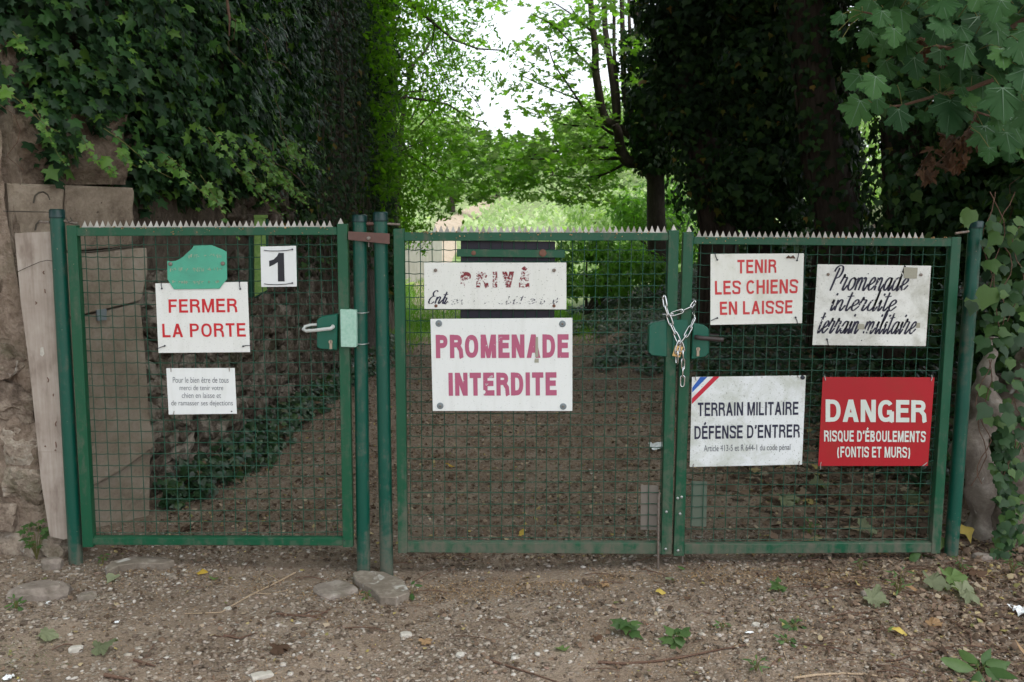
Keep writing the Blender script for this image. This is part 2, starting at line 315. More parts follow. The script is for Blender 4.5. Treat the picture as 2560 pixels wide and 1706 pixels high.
# ------------------------------------------------------------------ object helpers
def origin(o):
    v = Vector((0, 0, 0))
    while o is not None: v = v + o.location; o = o.parent
    return v
def props(o, label=None, cat=None, group=None, kind=None):
    if label: o['label'] = label
    if cat: o['category'] = cat
    if group: o['group'] = group
    if kind: o['kind'] = kind
    return o
def link(name, me, parent=None, loc=None):
    o = bpy.data.objects.new(name, me); COL.objects.link(o)
    if parent is not None: o.parent = parent
    if loc is not None: o.location = loc
    return o
def thing(name, label, cat, loc=(0, 0, 0), group=None):
    o = bpy.data.objects.new(name, None); COL.objects.link(o); o.location = loc; o.empty_display_size = 0.1
    return props(o, label, cat, group)
def mesh_np(name, V, F, mats, var=None, matidx=None, smooth=False):
    V = np.asarray(V, np.float32); F = np.asarray(F, np.int32); k = F.shape[1]
    me = bpy.data.meshes.new(name)
    me.vertices.add(len(V)); me.vertices.foreach_set('co', V.ravel())
    me.loops.add(F.size); me.loops.foreach_set('vertex_index', F.ravel())
    me.polygons.add(len(F)); me.polygons.foreach_set('loop_start', np.arange(0, F.size, k, dtype=np.int32))
    me.polygons.foreach_set('loop_total', np.full(len(F), k, np.int32))
    for m in (mats if isinstance(mats, (list, tuple)) else [mats]): me.materials.append(m)
    if matidx is not None: me.polygons.foreach_set('material_index', np.asarray(matidx, np.int32))
    if smooth: me.polygons.foreach_set('use_smooth', np.ones(len(F), bool))
    me.update(calc_edges=True)
    if var is not None:
        a = me.attributes.new('var', 'FLOAT', 'POINT'); a.data.foreach_set('value', np.asarray(var, np.float32))
    return me
class MB:                                               # collects pieces in world coordinates, links them as ONE mesh
    def __init__(s): s.v = []; s.f = []; s.mi = []; s.n = 0; s.sm = []
    def add(s, V, F, mi=0, smooth=False):
        V = [tuple(v) for v in V]
        s.v += V; s.f += [tuple(i+s.n for i in f) for f in F]; s.n += len(V); s.mi += [mi]*len(F); s.sm += [smooth]*len(F)
    def prism(s, front, back, mi=0):
        n = len(front); V = list(front)+list(back)
        F = [tuple(range(n)), tuple(range(2*n-1, n-1, -1))] + [(i, n+i, n+(i+1) % n, (i+1) % n) for i in range(n)]
        s.add(V, F, mi)
    def box(s, a, b, mi=0):
        x0, y0, z0 = a; x1, y1, z1 = b
        s.prism([(x0, y0, z0), (x1, y0, z0), (x1, y0, z1), (x0, y0, z1)], [(x0, y1, z0), (x1, y1, z0), (x1, y1, z1), (x0, y1, z1)], mi)
    def tube(s, pts, r, sides=8, mi=0, caps=True, closed=False, smooth=True):
        pts = [Vector(p) for p in pts]; n = len(pts)
        rs = r if isinstance(r, (list, tuple, np.ndarray)) else [r]*n
        V = []; up = None
        for i, p in enumerate(pts):
            if closed: t = pts[(i+1) % n]-pts[i-1]
            else: t = pts[min(i+1, n-1)]-pts[max(i-1, 0)]
            if t.length < 1e-9: t = Vector((0, 0, 1))
            t.normalize()
            if up is None:
                up = Vector((0, 0, 1)) if abs(t.z) < 0.9 else Vector((0, 1, 0))
            a = t.cross(up)
            if a.length < 1e-6: a = t.orthogonal()
            a.normalize(); b = a.cross(t).normalized(); up = b
            for k in range(sides):
                w = 2*math.pi*k/sides
                V.append(p + (a*math.cos(w)+b*math.sin(w))*rs[i])
        F = []
        for i in range(n if closed else n-1):
            j = (i+1) % n
            for k in range(sides):
                l = (k+1) % sides
                F.append((i*sides+k, i*sides+l, j*sides+l, j*sides+k))
        s.add(V, F, mi, smooth)
        if caps and not closed:
            s.add(V[:sides], [tuple(range(sides-1, -1, -1))], mi); s.add(V[-sides:], [tuple(range(sides))], mi)
    def disc(s, c, r, depth, sides=16, mi=0, dome=0.0, axis=(0, -1, 0)):   # stubby cylinder standing out along axis
        c = Vector(c); ax = Vector(axis).normalized(); a = ax.orthogonal().normalized(); b = ax.cross(a)
        rings = [(r, 0), (r, depth), (r*0.8, depth+dome*0.7), (r*0.35, depth+dome)]
        V = []; F = []
        for rr, d in rings:
            for k in range(sides):
                w = 2*math.pi*k/sides; V.append(c+ax*d+(a*math.cos(w)+b*math.sin(w))*rr)
        for i in range(3):
            for k in range(sides):
                l = (k+1) % sides; F.append((i*sides+k, i*sides+l, (i+1)*sides+l, (i+1)*sides+k))
        F.append(tuple(3*sides+k for k in range(sides)))
        s.add(V, F, mi)
    def build(s, name, mats, parent=None, bevel=0.0, loc=None):
        base = origin(parent) if parent is not None else (Vector(loc) if loc is not None else Vector((0, 0, 0)))
        me = bpy.data.meshes.new(name)
        me.from_pydata([(v[0]-base.x, v[1]-base.y, v[2]-base.z) for v in s.v], [], s.f)
        for m in (mats if isinstance(mats, (list, tuple)) else [mats]): me.materials.append(m)
        me.polygons.foreach_set('material_index', s.mi); me.polygons.foreach_set('use_smooth', s.sm)
        bm = bmesh.new(); bm.from_mesh(me)
        bmesh.ops.recalc_face_normals(bm, faces=bm.faces)
        if bevel > 0: bmesh.ops.bevel(bm, geom=[e for e in bm.edges if e.calc_length() > bevel*3], offset=bevel, segments=1, affect='EDGES', clamp_overlap=True)
        bm.to_mesh(me); bm.free(); me.update()
        o = link(name, me, parent)
        if parent is None and loc is not None: o.location = loc
        return o
def slab(quad, Y, depth):                               # front outline (photo pixels on plane Y) and the same outline depth behind
    fr = [P(x, y, Y) for x, y in quad]
    return fr, [v + Vector((0, depth, 0)) for v in fr]

# ---- leaves
def fan(outline, center, fold=0.0, curl=0.0):
    pts = [center]+outline
    V = np.array([(x, y, -abs(x)*fold - curl*(y**2)) for x, y in pts], float)
    V[0, 2] += 0.0
    n = len(outline); T = np.array([(0, i+1, (i+1) % n+1) for i in range(n)], int)
    return V, T
def sym(half): return half + [(-x, y) for x, y in reversed(half) if x > 1e-6]
IVY = fan(sym([(0, 0.05), (0.16, -0.10), (0.42, -0.06), (0.30, 0.20), (0.58, 0.48), (0.24, 0.50), (0.0, 1.0)]), (0, 0.25), 0.28, 0.10)
IVY2 = fan(sym([(0, 0.0), (0.22, -0.10), (0.40, 0.10), (0.44, 0.36), (0.20, 0.55), (0.0, 0.95)]), (0, 0.28), 0.2, 0.16)
IVYL = fan([(0, 0), (0.42, -0.02), (0.50, 0.42), (0.22, 0.48), (0, 1), (-0.22, 0.48), (-0.50, 0.42), (-0.42, -0.02)], (0, 0.3), 0.25, 0.1)
MAPLE_H = [(0.0, 0.04), (0.10, -0.08), (0.24, -0.16), (0.30, -0.09), (0.40, -0.07), (0.38, 0.03), (0.45, 0.09), (0.40, 0.15), (0.36, 0.21),
           (0.42, 0.25), (0.50, 0.33), (0.62, 0.38), (0.58, 0.46), (0.60, 0.56), (0.48, 0.56), (0.42, 0.64), (0.36, 0.60), (0.29, 0.54),
           (0.32, 0.63), (0.29, 0.72), (0.33, 0.80), (0.22, 0.84), (0.16, 0.94), (0.07, 0.94), (0.0, 1.08)]
MAPLE = fan(sym(MAPLE_H), (0, 0.22), 0.10, 0.12)
MAPLE_S = fan(sym([(0, 0), (0.25, -0.12), (0.40, 0.05), (0.28, 0.2), (0.58, 0.42), (0.45, 0.6), (0.2, 0.48), (0.24, 0.78), (0, 1.05)]), (0, 0.25), 0.15, 0.1)
OVAL = fan([(0, 0), (0.16, 0.2), (0.22, 0.5), (0.13, 0.8), (0, 1), (-0.13, 0.8), (-0.22, 0.5), (-0.16, 0.2)], (0, 0.5), 0.35, 0.15)
LANCE = fan([(0, 0), (0.13, 0.45), (0, 1), (-0.13, 0.45)], (0, 0.45), 0.3, 0.1)
DIAM = (np.array([(0, 0, 0), (0.3, 0.5, -0.08), (0, 1, 0), (-0.3, 0.5, -0.08)], float), np.array([(0, 1, 2), (0, 2, 3)]))
CRUMB = (np.array([(0, 0, 0), (0.45, 0.1, 0.12), (0.55, 0.55, -0.05), (0.1, 0.9, 0.15), (-0.3, 0.55, -0.1), (0.1, 0.4, 0.22)], float), np.array([(0, 1, 5), (1, 2, 5), (2, 3, 5), (3, 4, 5), (4, 0, 5)]))
BLADE = (np.array([(-0.03, 0, 0), (0.03, 0, 0), (0.02, 0.6, 0.05), (-0.02, 0.6, 0.05), (0, 1, 0.18)], float), np.array([(0, 1, 2), (0, 2, 3), (3, 2, 4)]))
def unit(a): return a/np.maximum(np.linalg.norm(a, axis=1, keepdims=True), 1e-9)
def leaves(pos, nrm, tip, size, tmpl, var=None):
    V0, T0 = tmpl; N = len(pos)
    z = unit(np.asarray(nrm, float)); t = np.asarray(tip, float)
    y = unit(t - z*np.sum(t*z, axis=1, keepdims=True)); x = np.cross(y, z)
    sz = np.asarray(size, float).reshape(-1, 1, 1)
    jit = 1+rng.normal(0, 0.12, (N, 1, 3))
    L = V0[None]*jit*sz
    V = pos[:, None, :] + L[..., 0:1]*x[:, None] + L[..., 1:2]*y[:, None] + L[..., 2:3]*z[:, None]
    F = T0[None]+(np.arange(N)*len(V0))[:, None, None]
    vr = np.repeat(rng.random(N) if var is None else var, len(V0))
    return V.reshape(-1, 3), F.reshape(-1, 3), vr
def leaf_obj(name, data, mat, parent=None, label=None, cat=None, kind='stuff'):
    V = np.concatenate([d[0] for d in data]); off = 0; Fs = []
    for d in data: Fs.append(d[1]+off); off += len(d[0])
    base = origin(parent) if parent is not None else Vector((0, 0, 0))
    V = V - np.array(base)[None]
    o = link(name, mesh_np(name, V, np.concatenate(Fs), mat, np.concatenate([d[2] for d in data])), parent)
    return props(o, label, cat, None, kind)
def rand_dir(N, bias=(0, 0, 0), spread=1.0):
    return rng.normal(0, spread, (N, 3)) + np.asarray(bias, float)[None]
def single_leaves(parent, name, pos, nrm, tip, size, tmpl, mat, nvar=8):   # each leaf an object, shared meshes
    meshes = []
    for i in range(nvar):
        V = tmpl[0]*(1+rng.normal(0, 0.08, tmpl[0].shape))
        meshes.append(mesh_np(name, V, tmpl[1], mat, np.full(len(V), (i+0.5)/nvar)))
    b = origin(parent); z = unit(nrm); y = unit(tip - z*np.sum(tip*z, axis=1, keepdims=True)); x = np.cross(y, z)
    for i in range(len(pos)):
        o = bpy.data.objects.new(name, random.choice(meshes)); COL.objects.link(o); o.parent = parent
        R = Matrix((x[i], y[i], z[i])).transposed()
        o.rotation_mode = 'QUATERNION'; o.rotation_quaternion = R.to_quaternion()
        o.location = Vector(pos[i])-b; s = float(size[i]); o.scale = (s, s, s)
def rock_mesh(name, seed, mat, sub=2, amp=0.22, flat=0.0):
    bm = bmesh.new(); bmesh.ops.create_icosphere(bm, subdivisions=sub, radius=1.0)
    r = random.Random(seed); o = Vector((r.uniform(-50, 50),)*3)
    for v in bm.verts:
        n = mnoise.noise(v.co*1.1+o)*amp*1.6 + mnoise.noise(v.co*2.9+o)*amp*0.6
        n += mnoise.noise(v.co*7+o)*flat*1.5 + mnoise.noise(v.co*15+o)*flat*.8
        v.co = v.co*(1+n)
        for ax in range(3):                              # squarish stones
            c = v.co[ax]; v.co[ax] = max(-0.8, min(0.8, c))
    me = bpy.data.meshes.new(name); bm.to_mesh(me); bm.free(); me.materials.append(mat)
    return me

# ================================================================== THE SETTING
def grid(name, xs, ys, mat, lift=0.0, noise_amp=0.0):
    X, Y = np.meshgrid(xs, ys); Z = height(X, Y)+lift
    if noise_amp:
        near = np.exp(-np.maximum(Y-7, 0)/3)*(Y > 1)
        Z = Z + near*noise_amp*(fnoise(X, Y, 19, 3.0)+fnoise(X, Y, 41, 5.0)+rng.normal(0, 0.4, X.shape))
    V = np.stack([X, Y, Z], -1).reshape(-1, 3); nx, ny = len(xs), len(ys)
    i = np.arange(nx-1)[None]+np.arange(ny-1)[:, None]*nx
    F = np.stack([i, i+1, i+nx+1, i+nx], -1).reshape(-1, 4)
    o = link(name, mesh_np(name, V, F, mat, smooth=True)); return o
xs = np.concatenate([np.linspace(-150, -8, 20), np.linspace(-7, -3.2, 20), np.arange(-3.1, 3.4, 0.035), np.linspace(3.5, 8, 24), np.linspace(9, 150, 20)])
ys = np.concatenate([np.linspace(-60, 1, 24), np.linspace(1.3, 2.4, 8), np.arange(2.45, 6.2, 0.035), np.linspace(6.3, 15.2, 70)])
props(grid('ground', xs, ys, M['ground'], 0, 0.0035), kind='structure')
xs = np.concatenate([np.linspace(-200, -22, 12), np.linspace(-20, 20, 60), np.linspace(22, 200, 12)]); ys = np.concatenate([np.linspace(13.2, 40, 60), np.linspace(41, 260, 60)])
props(grid('meadow', xs, ys, M['meadow'], 0.004), label='overgrown grassy slope rising in bright light behind the trees', kind='structure')
def ribbon_on_ground(name, line, w, mat, lift):
    mb = MB(); L = []
    for i in range(len(line)-1):
        for k in range(6):
            L.append(Vector(line[i]).lerp(Vector(line[i+1]), k/6))
    L.append(Vector(line[-1])); V = []
    for i, p in enumerate(L):
        t = (L[min(i+1, len(L)-1)]-L[max(i-1, 0)]); n = Vector((-t.y, t.x, 0)).normalized()
        ww = w*(1+0.15*math.sin(i*1.9))
        for k in (-1, -0.5, 0, 0.5, 1):
            q = p+n*ww*0.5*k; V.append((q.x, q.y, hz(q.x, q.y)+lift))
    F = [(i*5+k, i*5+k+1, i*5+5+k+1, i*5+5+k) for i in range(len(L)-1) for k in range(4)]
    mb.add(V, F); return mb.build(name, mat)
props(ribbon_on_ground('track', [(-1.1, 15.5, 0), (-1.6, 20, 0), (-2.2, 28, 0), (-2.6, 40, 0), (-1, 60, 0)], 0.9, M['track'], 0.03), kind='structure')

def down_tip(N, s=0.35, d=(0, 0, -1)): return rng.normal(0, s, (N, 3))+np.array(d, float)

# ---- stone walls
STONE = [rock_mesh('stone', i, M['stone'], 4, 0.30, .06) for i in range(8)]
STONE_FAR = [rock_mesh('stone', 50+i, M['stone_far'], 3, 0.34, .10) for i in range(10)]
def course_stones(parent, meshes, a, b, zlo, zhi, n_out, hmin, hmax, wmin, wmax, depth=0.08, limit=300, skip=None, sink=0.03):
    a = Vector(a); b = Vector(b); L = (b-a).length; d = (b-a)/L; n = Vector(n_out).normalized(); base = origin(parent)
    z = zlo; cnt = 0; ang = math.atan2(d.y, d.x)
    while z < zhi:
        h = random.uniform(hmin, hmax); s = -random.uniform(0, wmax)
        while s < L:
            w = random.uniform(wmin, wmax); c = a+d*(s+w/2)
            zz = z+h/2+random.uniform(-0.02, 0.02)
            if 0 < s+w/2 < L and not (skip and skip(c.x, c.y, zz)) and cnt < limit:
                hh = h*random.uniform(0.85, 1.1)
                o = link('stone', random.choice(meshes), parent)
                o.location = Vector((c.x, c.y, zz+hz(c.x, c.y)))-base-n*(sink+random.uniform(-0.015, 0.02))
                o.rotation_euler = (random.uniform(-.2, .2), random.uniform(-.4, .4), ang+random.uniform(-.15, .15))
                o.scale = (w*0.60, depth*random.uniform(0.9, 1.3), hh*0.60); cnt += 1
            s += w
        z += h
    return cnt
# foreground rubble at the left edge
fw = thing('rubble_wall', 'rough rubble stone wall at the left edge, beside the leaning pale board', 'wall', (-2.6, 4.4, 0))
mb = MB(); fr = [(-3.6, 4.22, -0.2), (-2.03, 4.22, -0.2), (-2.10, 4.22, 0.7), (-2.2, 4.22, 1.5), (-2.24, 4.25, 2.3), (-3.6, 4.25, 2.3)]
mb.prism([Vector(p)+Vector((0, .06, 0)) for p in fr], [Vector(p)+Vector((0, 0.3, 0)) for p in fr])
nu, nv = 60, 80; Vg = []
for j in range(nv+1):
    z = -.2+2.5*j/nv
    for i in range(nu+1):
        xr = np.interp(z, [-.2, .7, 1.5, 2.3], [-2.03, -2.10, -2.2, -2.24]); x = -3.6+(xr+3.6)*(i/nu)**.6
        n3 = mnoise.noise(Vector((x*4, z*5, 3)))*.05+mnoise.noise(Vector((x*11, z*13, 7)))*.022+mnoise.noise(Vector((x*30, z*30, 1)))*.008; Vg.append((x, 4.22-n3, z))
mb.add(Vg, [(j*(nu+1)+i, j*(nu+1)+i+1, (j+1)*(nu+1)+i+1, (j+1)*(nu+1)+i) for j in range(nv) for i in range(nu)]); mb.build('mortar', M['mortar'], fw)
course_stones(fw, STONE, (-3.4, 4.2), (-2.03, 4.2), -0.05, 1.95, (0, -1, 0), 0.13, 0.24, 0.16, 0.34, 0.10, 300,
              lambda x, y, z: x > -2.07-0.09*z or random.random() < .18, 0.055)
# dressed pier (blocks), oblique to the camera
A, B = (-2.26, 4.21), (-1.82, 4.86)
pier = thing('stone_pier', 'pier of large smooth dressed stone blocks behind the left gate post', 'wall', (-2.0, 4.6, 0))
nrm = Vector((B[1]-A[1], -(B[0]-A[0]), 0)).normalized()
def pblock(name, quad, mat, out=0.0, depth=0.35, parent=pier, bevel=0.006):
    if len(quad) < 7:
        mb = MB(); ys_ = [p[1] for p in quad]; xs_ = [p[0] for p in quad]; nu, nv = 44, 34
        k = {4: (0, 1, 2, 3), 5: (0, 1, 2, 4), 6: (0, 1, 2, 5)}[len(quad)] if len(quad) == 4 else None
        top = [p for p in quad if p[1] < sum(ys_)/len(ys_)]; bot = [p for p in quad if p[1] >= sum(ys_)/len(ys_)]
        top.sort(); bot.sort(); Vg = []
        for j in range(nv+1):
            for i in range(nu+1):
                u = i/nu; v = j/nv
                def along(L, u): x = L[0][0]+(L[-1][0]-L[0][0])*u; return x, float(np.interp(x, [p[0] for p in L], [p[1] for p in L]))
                (xt, yt), (xb_, yb_) = along(top, u), along(bot, u); q = PP(xt+(xb_-xt)*v, yt+(yb_-yt)*v, A, B)
                e = min(u, 1-u)*1.0*abs(top[-1][0]-top[0][0])/600, min(v, 1-v)*abs(yb_-yt)/600; ed_ = min(e)
                n3 = mnoise.noise(q*7)*.010+mnoise.noise(q*23)*.0045+mnoise.noise(q*55)*.002
                chip = max(0, .008-ed_)*1.0*(1+1.6*mnoise.noise(q*14)); Vg.append(q+nrm*(out+n3-chip))
        F = [(j*(nu+1)+i, j*(nu+1)+i+1, (j+1)*(nu+1)+i+1, (j+1)*(nu+1)+i) for j in range(nv) for i in range(nu)]
        n0 = len(Vg); per = [i for i in range(nu+1)]+[j*(nu+1)+nu for j in range(1, nv+1)]+[nv*(nu+1)+i for i in range(nu-1, -1, -1)]+[j*(nu+1) for j in range(nv-1, 0, -1)]
        Vg += [Vg[i]-nrm*depth for i in per]; m_ = len(per)
        F += [(per[a], per[(a+1) % m_], n0+(a+1) % m_, n0+a) for a in range(m_)]; mb.add(Vg, F, 0, False); return mb.build(name, mat, parent)
    mb = MB(); f = [PP(x, y, A, B)+nrm*out for x, y in quad]; mb.prism(f, [v-nrm*depth for v in f]); return mb.build(name, mat, parent, bevel)
mb = MB(); nu, nv = 70, 36; Vg = []
for j in range(nv+1):
    for i in range(nu+1):
        px = -60+(396-.0*j)*i/nu; py = 461-(461-285)*j/nv; q = PP(px, py, A, B); n3 = mnoise.noise(q*6)*.05+mnoise.noise(q*17)*.022+mnoise.noise(q*40)*.006
        Vg.append(q+nrm*(n3-.055))
mb.add(Vg, [(j*(nu+1)+i, j*(nu+1)+i+1, (j+1)*(nu+1)+i+1, (j+1)*(nu+1)+i) for j in range(nv) for i in range(nu)]); mb.build('rough_masonry', M['mortar'], pier)
pblock('block', [(18, 458), (160, 463), (158, 628), (30, 640)], M['ashlar'], 0.004)
pblock('block', [(164, 463), (333, 470), (338, 590), (334, 615), (161, 630)], M['ashlar'], 0.0)
pblock('block', [(30, 644), (160, 634), (366, 620), (368, 680), (352, 752), (170, 796), (50, 800)], M['plaster'], 0.008)
pblock('block', [(50, 805), (172, 800), (352, 757), (366, 900), (374, 1030), (386, 1118), (300, 1180), (232, 1215), (90, 1250)], M['plaster'], 0.0)
pblock('block', [(90, 1256), (233, 1220), (302, 1186), (386, 1124), (384, 1320), (230, 1372), (100, 1420)], M['plaster'], -0.03)
# long rubble wall running away
A2, B2 = (-1.95, 4.92), (-1.74, 10.2)
lw = thing('garden_wall', 'long rubble stone wall receding behind the left gate beneath the ivy', 'wall', (-1.95, 5, 0))
mb = MB(); mb.prism([Vector((-1.98, 4.95, -0.2)), Vector((-1.77, 10.2, -0.2)), Vector((-1.77, 10.2, 4.2)), Vector((-1.98, 4.95, 4.2))],
                    [Vector((-2.4, 4.95, -0.2)), Vector((-2.2, 10.2, -0.2)), Vector((-2.2, 10.2, 4.2)), Vector((-2.4, 4.95, 4.2))])
mb.box((-3.8, 4.62, -0.2), (-2.42, 5.0, 3.6)); mb.prism([Vector((-1.77, 10.2, -.2)), Vector((-1.8, 15, -.2)), Vector((-1.8, 15, 3.6)), Vector((-1.77, 10.2, 3.6))], [Vector((-2.2, 10.2, -.2)), Vector((-2.2, 15, -.2)), Vector((-2.2, 15, 3.6)), Vector((-2.2, 10.2, 3.6))])
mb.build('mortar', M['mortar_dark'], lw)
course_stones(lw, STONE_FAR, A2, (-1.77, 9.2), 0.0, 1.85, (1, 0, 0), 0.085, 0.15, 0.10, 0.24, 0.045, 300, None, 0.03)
# the part beyond the last countable stones and above
V = []; k = 0
bmx = bmesh.new()
for i in range(900):
    y = random.uniform(6.4, 14.8) if i < 710 else random.uniform(5, 9.2); z = random.uniform(0.05, 3.2) if i < 710 else random.uniform(1.8, 2.8)
    mtx = Matrix.Translation((np.interp(y, [4.9, 10.2, 15], [-1.95, -1.75, -1.77]), y, z)) @ Matrix.Diagonal((0.06, random.uniform(.07, .12), random.uniform(.05, .09), 1))
    bmesh.ops.create_icosphere(bmx, subdivisions=1, radius=1.0, matrix=mtx)
me = bpy.data.meshes.new('rubble_infill'); bmx.to_mesh(me); bmx.free(); me.materials.append(M['stone_far'])
o = link('rubble_infill', me, lw); o.location = -origin(lw); o['kind'] = 'stuff'
# dry vines hanging over the bare far stretch of it
vines = thing('dry_vines', 'tangle of dry brown climber stems over the wall between ivy and dark trunk', 'climber', (-1.7, 9.5, 0))
mb = MB()
for i in range(300):
    y = random.uniform(7.6, 13.5); z0 = random.uniform(1.0, 3.9); L = random.uniform(0.5, 1.8); x = np.interp(y, [4.9, 10.2, 15], [-1.93, -1.72, -1.74])+random.uniform(0.02, 0.16)
    pts = [(x+random.uniform(-.03, .03), y+random.uniform(-.08, .08)+0.06*t, z0-L*t/4) for t in range(5)]
    mb.tube(pts, random.uniform(0.002, 0.006), 3, caps=False)
o = mb.build('stem', M['vine'], vines); o['kind'] = 'stuff'
N = 8500; y = rng.uniform(7.6, 13.5, N); x = np.interp(y, [4.9, 10.2, 15], [-1.93, -1.72, -1.74])+rng.uniform(0.03, 0.2, N)
leaf_obj('foliage', [leaves(np.stack([x, y, 1.0+3.0*rng.random(N)**.7], 1), rand_dir(N, (1, -.5, .3), .4), down_tip(N), rng.uniform(.03, .065, N), IVYL)], M['ivy_dark'], vines)

# ---- ivy curtain over the left wall
curve = np.array([(-3.7, 3.75), (-2.9, 3.85), (-2.35, 4.05), (-1.95, 4.4), (-1.68, 4.95), (-1.55, 5.7), (-1.55, 6.8), (-1.60, 8.0), (-1.66, 8.8)])
seg = np.linalg.norm(np.diff(curve, axis=0), axis=1); cum = np.concatenate([[0], np.cumsum(seg)])
def curtain(s):
    x = np.interp(s, cum, curve[:, 0]); y = np.interp(s, cum, curve[:, 1])
    x2 = np.interp(s+0.1, cum, curve[:, 0]); y2 = np.interp(s+0.1, cum, curve[:, 1])
    x1 = np.interp(s-0.1, cum, curve[:, 0]); y1 = np.interp(s-0.1, cum, curve[:, 1])
    n = unit(np.stack([(y2-y1), -(x2-x1), np.zeros_like(s)], 1)); return x, y, n
def ivy_low(s, x, y):
    base = np.interp(s, [0, 0.9, 1.4, 1.9, 2.6, 3.5, 4.5, 6], [1.95, 1.93, 1.86, 1.68, 1.60, 1.66, 1.68, 1.55])
    return base + 0.05*np.sin(s*9.0)+0.04*np.sin(s*23.0)
ivy = thing('ivy_curtain', 'thick mass of glossy dark green ivy hanging over the wall, upper left', 'ivy', (-2.3, 4.9, 2.0))
def curtain_leaves(N, zmax, inward=0.0, wz=1.0):
    s = rng.uniform(0, cum[-1], N); x, y, n = curtain(s); lo = ivy_low(s, x, y)
    z = lo + (zmax-lo)*rng.random(N)**wz
    lump = 0.16*fnoise(s*1.0, z, 2.6, 4.0)+0.07*fnoise(s, z, 6.3, 1.0)
    taper = -0.30*np.exp(-(z-lo)/0.16)
    off = lump+taper-inward*rng.random(N)
    p = np.stack([x+n[:, 0]*off, y+n[:, 1]*off, z], 1); return p, n, s
p, n, s = curtain_leaves(23000, 3.9, 0.22, 1.25)
data = [leaves(p, n+rng.normal(0, .42, p.shape)+np.array([0, 0, .45]), down_tip(len(p), .55)+n*0.3, rng.uniform(.03, .072, len(p)), IVY)]
p, n, s = curtain_leaves(6000, 3.9, 0.15, 1.4); p = p-n*0.2
data.append(leaves(p, n+rng.normal(0, .3, p.shape), down_tip(len(p)), rng.uniform(.08, .12, len(p)), IVYL))
leaf_obj('foliage', data, M['ivy'], ivy)
p, n, s = curtain_leaves(3000, 3.0, 0.02, 1.1)
ok = np.where((s < 4.2))[0][:260]; p, n = p[ok]+n[ok]*0.03, n[ok]
single_leaves(ivy, 'leaf', p, n+rng.normal(0, .3, p.shape)+np.array([0, 0, .5]), down_tip(len(p), .5)+n*.3, rng.uniform(.05, .078, len(p)), IVY, M['ivy'])
# trailing shoots with young leaves
stems = MB(); yl = []; yv = []
for i in range(46):
    s0 = np.array([random.uniform(0.8, 4.6)]); x, y, n = curtain(s0); lo = ivy_low(s0, x, y)
    z0 = float(lo[0])+random.uniform(0.0, 0.30) if i < 38 else random.uniform(2.0, 2.9); z0 += 0.1
    pts = []; L = random.uniform(.12, .42); q = Vector((x[0], y[0], z0))+Vector(n[0])*random.uniform(-.10, .05); dirv = Vector(n[0])*0.6+Vector((random.uniform(0, 1.0), random.uniform(-.3, .3), -0.7))
    for k in range(7):
        pts.append(q.copy()); dirv.z += (-.12 if k < 4 else .28); q += dirv.normalized()*L/6
    stems.tube(pts, [0.0022-0.0002*k for k in range(7)], 4, caps=False)
    for k in range(1, 7):
        for _ in range(2):
            yl.append(pts[k]+Vector((random.gauss(0, .012), random.gauss(0, .012), random.gauss(0, .012)))); yv.append((.066-.008*k)*random.uniform(.7, 1.1))
yl = np.array([tuple(v) for v in yl]); N = len(yl)
o = stems.build('shoot', M['greenstem'], ivy); o['kind'] = 'stuff'
leaf_obj('young_foliage', [leaves(yl, rand_dir(N, (.5, -.8, .6), .4), down_tip(N, .5), np.array(yv), IVY)], M['ivy_young'], ivy)
mb = MB()
for i in range(9):
    s0 = np.array([random.uniform(1.4, 5)]); x, y, n = curtain(s0); q = Vector((x[0], y[0], random.uniform(1.9, 3)))+Vector(n[0])*.06; pts = []
    for k in range(6): pts.append(q.copy()); q += Vector((random.uniform(-.03, .1), random.uniform(-.05, .05), -random.uniform(.01, .10)))
    mb.tube(pts, .0018, 4, caps=False)
mb.tube([P(565, -20, 4.9), P(570, 20, 4.9), P(574, 45, 4.9), P(573, 90, 4.95)], [.006, .008, .006, .003], 5)
o = mb.build('stem', M['twig'], ivy); o['kind'] = 'stuff'
# isolated ivy sprig on the wall behind (yellowish green)
N = 26; c = P(545, 485, 5.6)
p = np.array(c)[None]+rng.normal(0, .05, (N, 3))
t = thing('ivy_sprig', 'small bright ivy sprig on the stone wall above the left gate', 'ivy', c)
leaf_obj('foliage', [leaves(p, rand_dir(N, (.6, -.6, .5), .4), down_tip(N), rng.uniform(.03, .07, N), IVY)], M['ivy_young'], t)
mb = MB(); mb.tube([c+Vector((-.05, 0, .08)), c, c+Vector((.06, 0, -.04))], .002, 4); mb.build('stem', M['greenstem'], t)

# ================================================================== TREES
def trunk_pts(anchor, Y, extra=None):
    pts = [P(x, y, Y) for x, y in anchor]
    b = pts[0]; z0 = hz(b.x, b.y)-0.1
    return [Vector((b.x+0.02, b.y, z0)), Vector((b.x+0.01, b.y, (z0+b.z)/2))]+pts if b.z > z0+0.3 else pts
def around(pts, rad, N, thick, zmin=-9, zmax=99, lump=0.5):
    P_ = np.array([tuple(p) for p in pts]); sg = np.linalg.norm(np.diff(P_, axis=0), axis=1); cm = np.concatenate([[0], np.cumsum(sg)])
    s = rng.uniform(0, cm[-1], N); c = np.stack([np.interp(s, cm, P_[:, i]) for i in range(3)], 1); r = np.interp(s, cm, rad)
    a = rng.uniform(0, 2*np.pi, N); n = np.stack([np.cos(a), np.sin(a), np.zeros(N)], 1)
    lp = 1+lump*fnoise(a*1.0, c[:, 2], 2.2, float(P_[0, 0]))
    rr = r+thick*lp*rng.random(N)**0.5
    p = c+n*rr[:, None]; k = (p[:, 2] > zmin) & (p[:, 2] < zmax); return p[k], n[k]
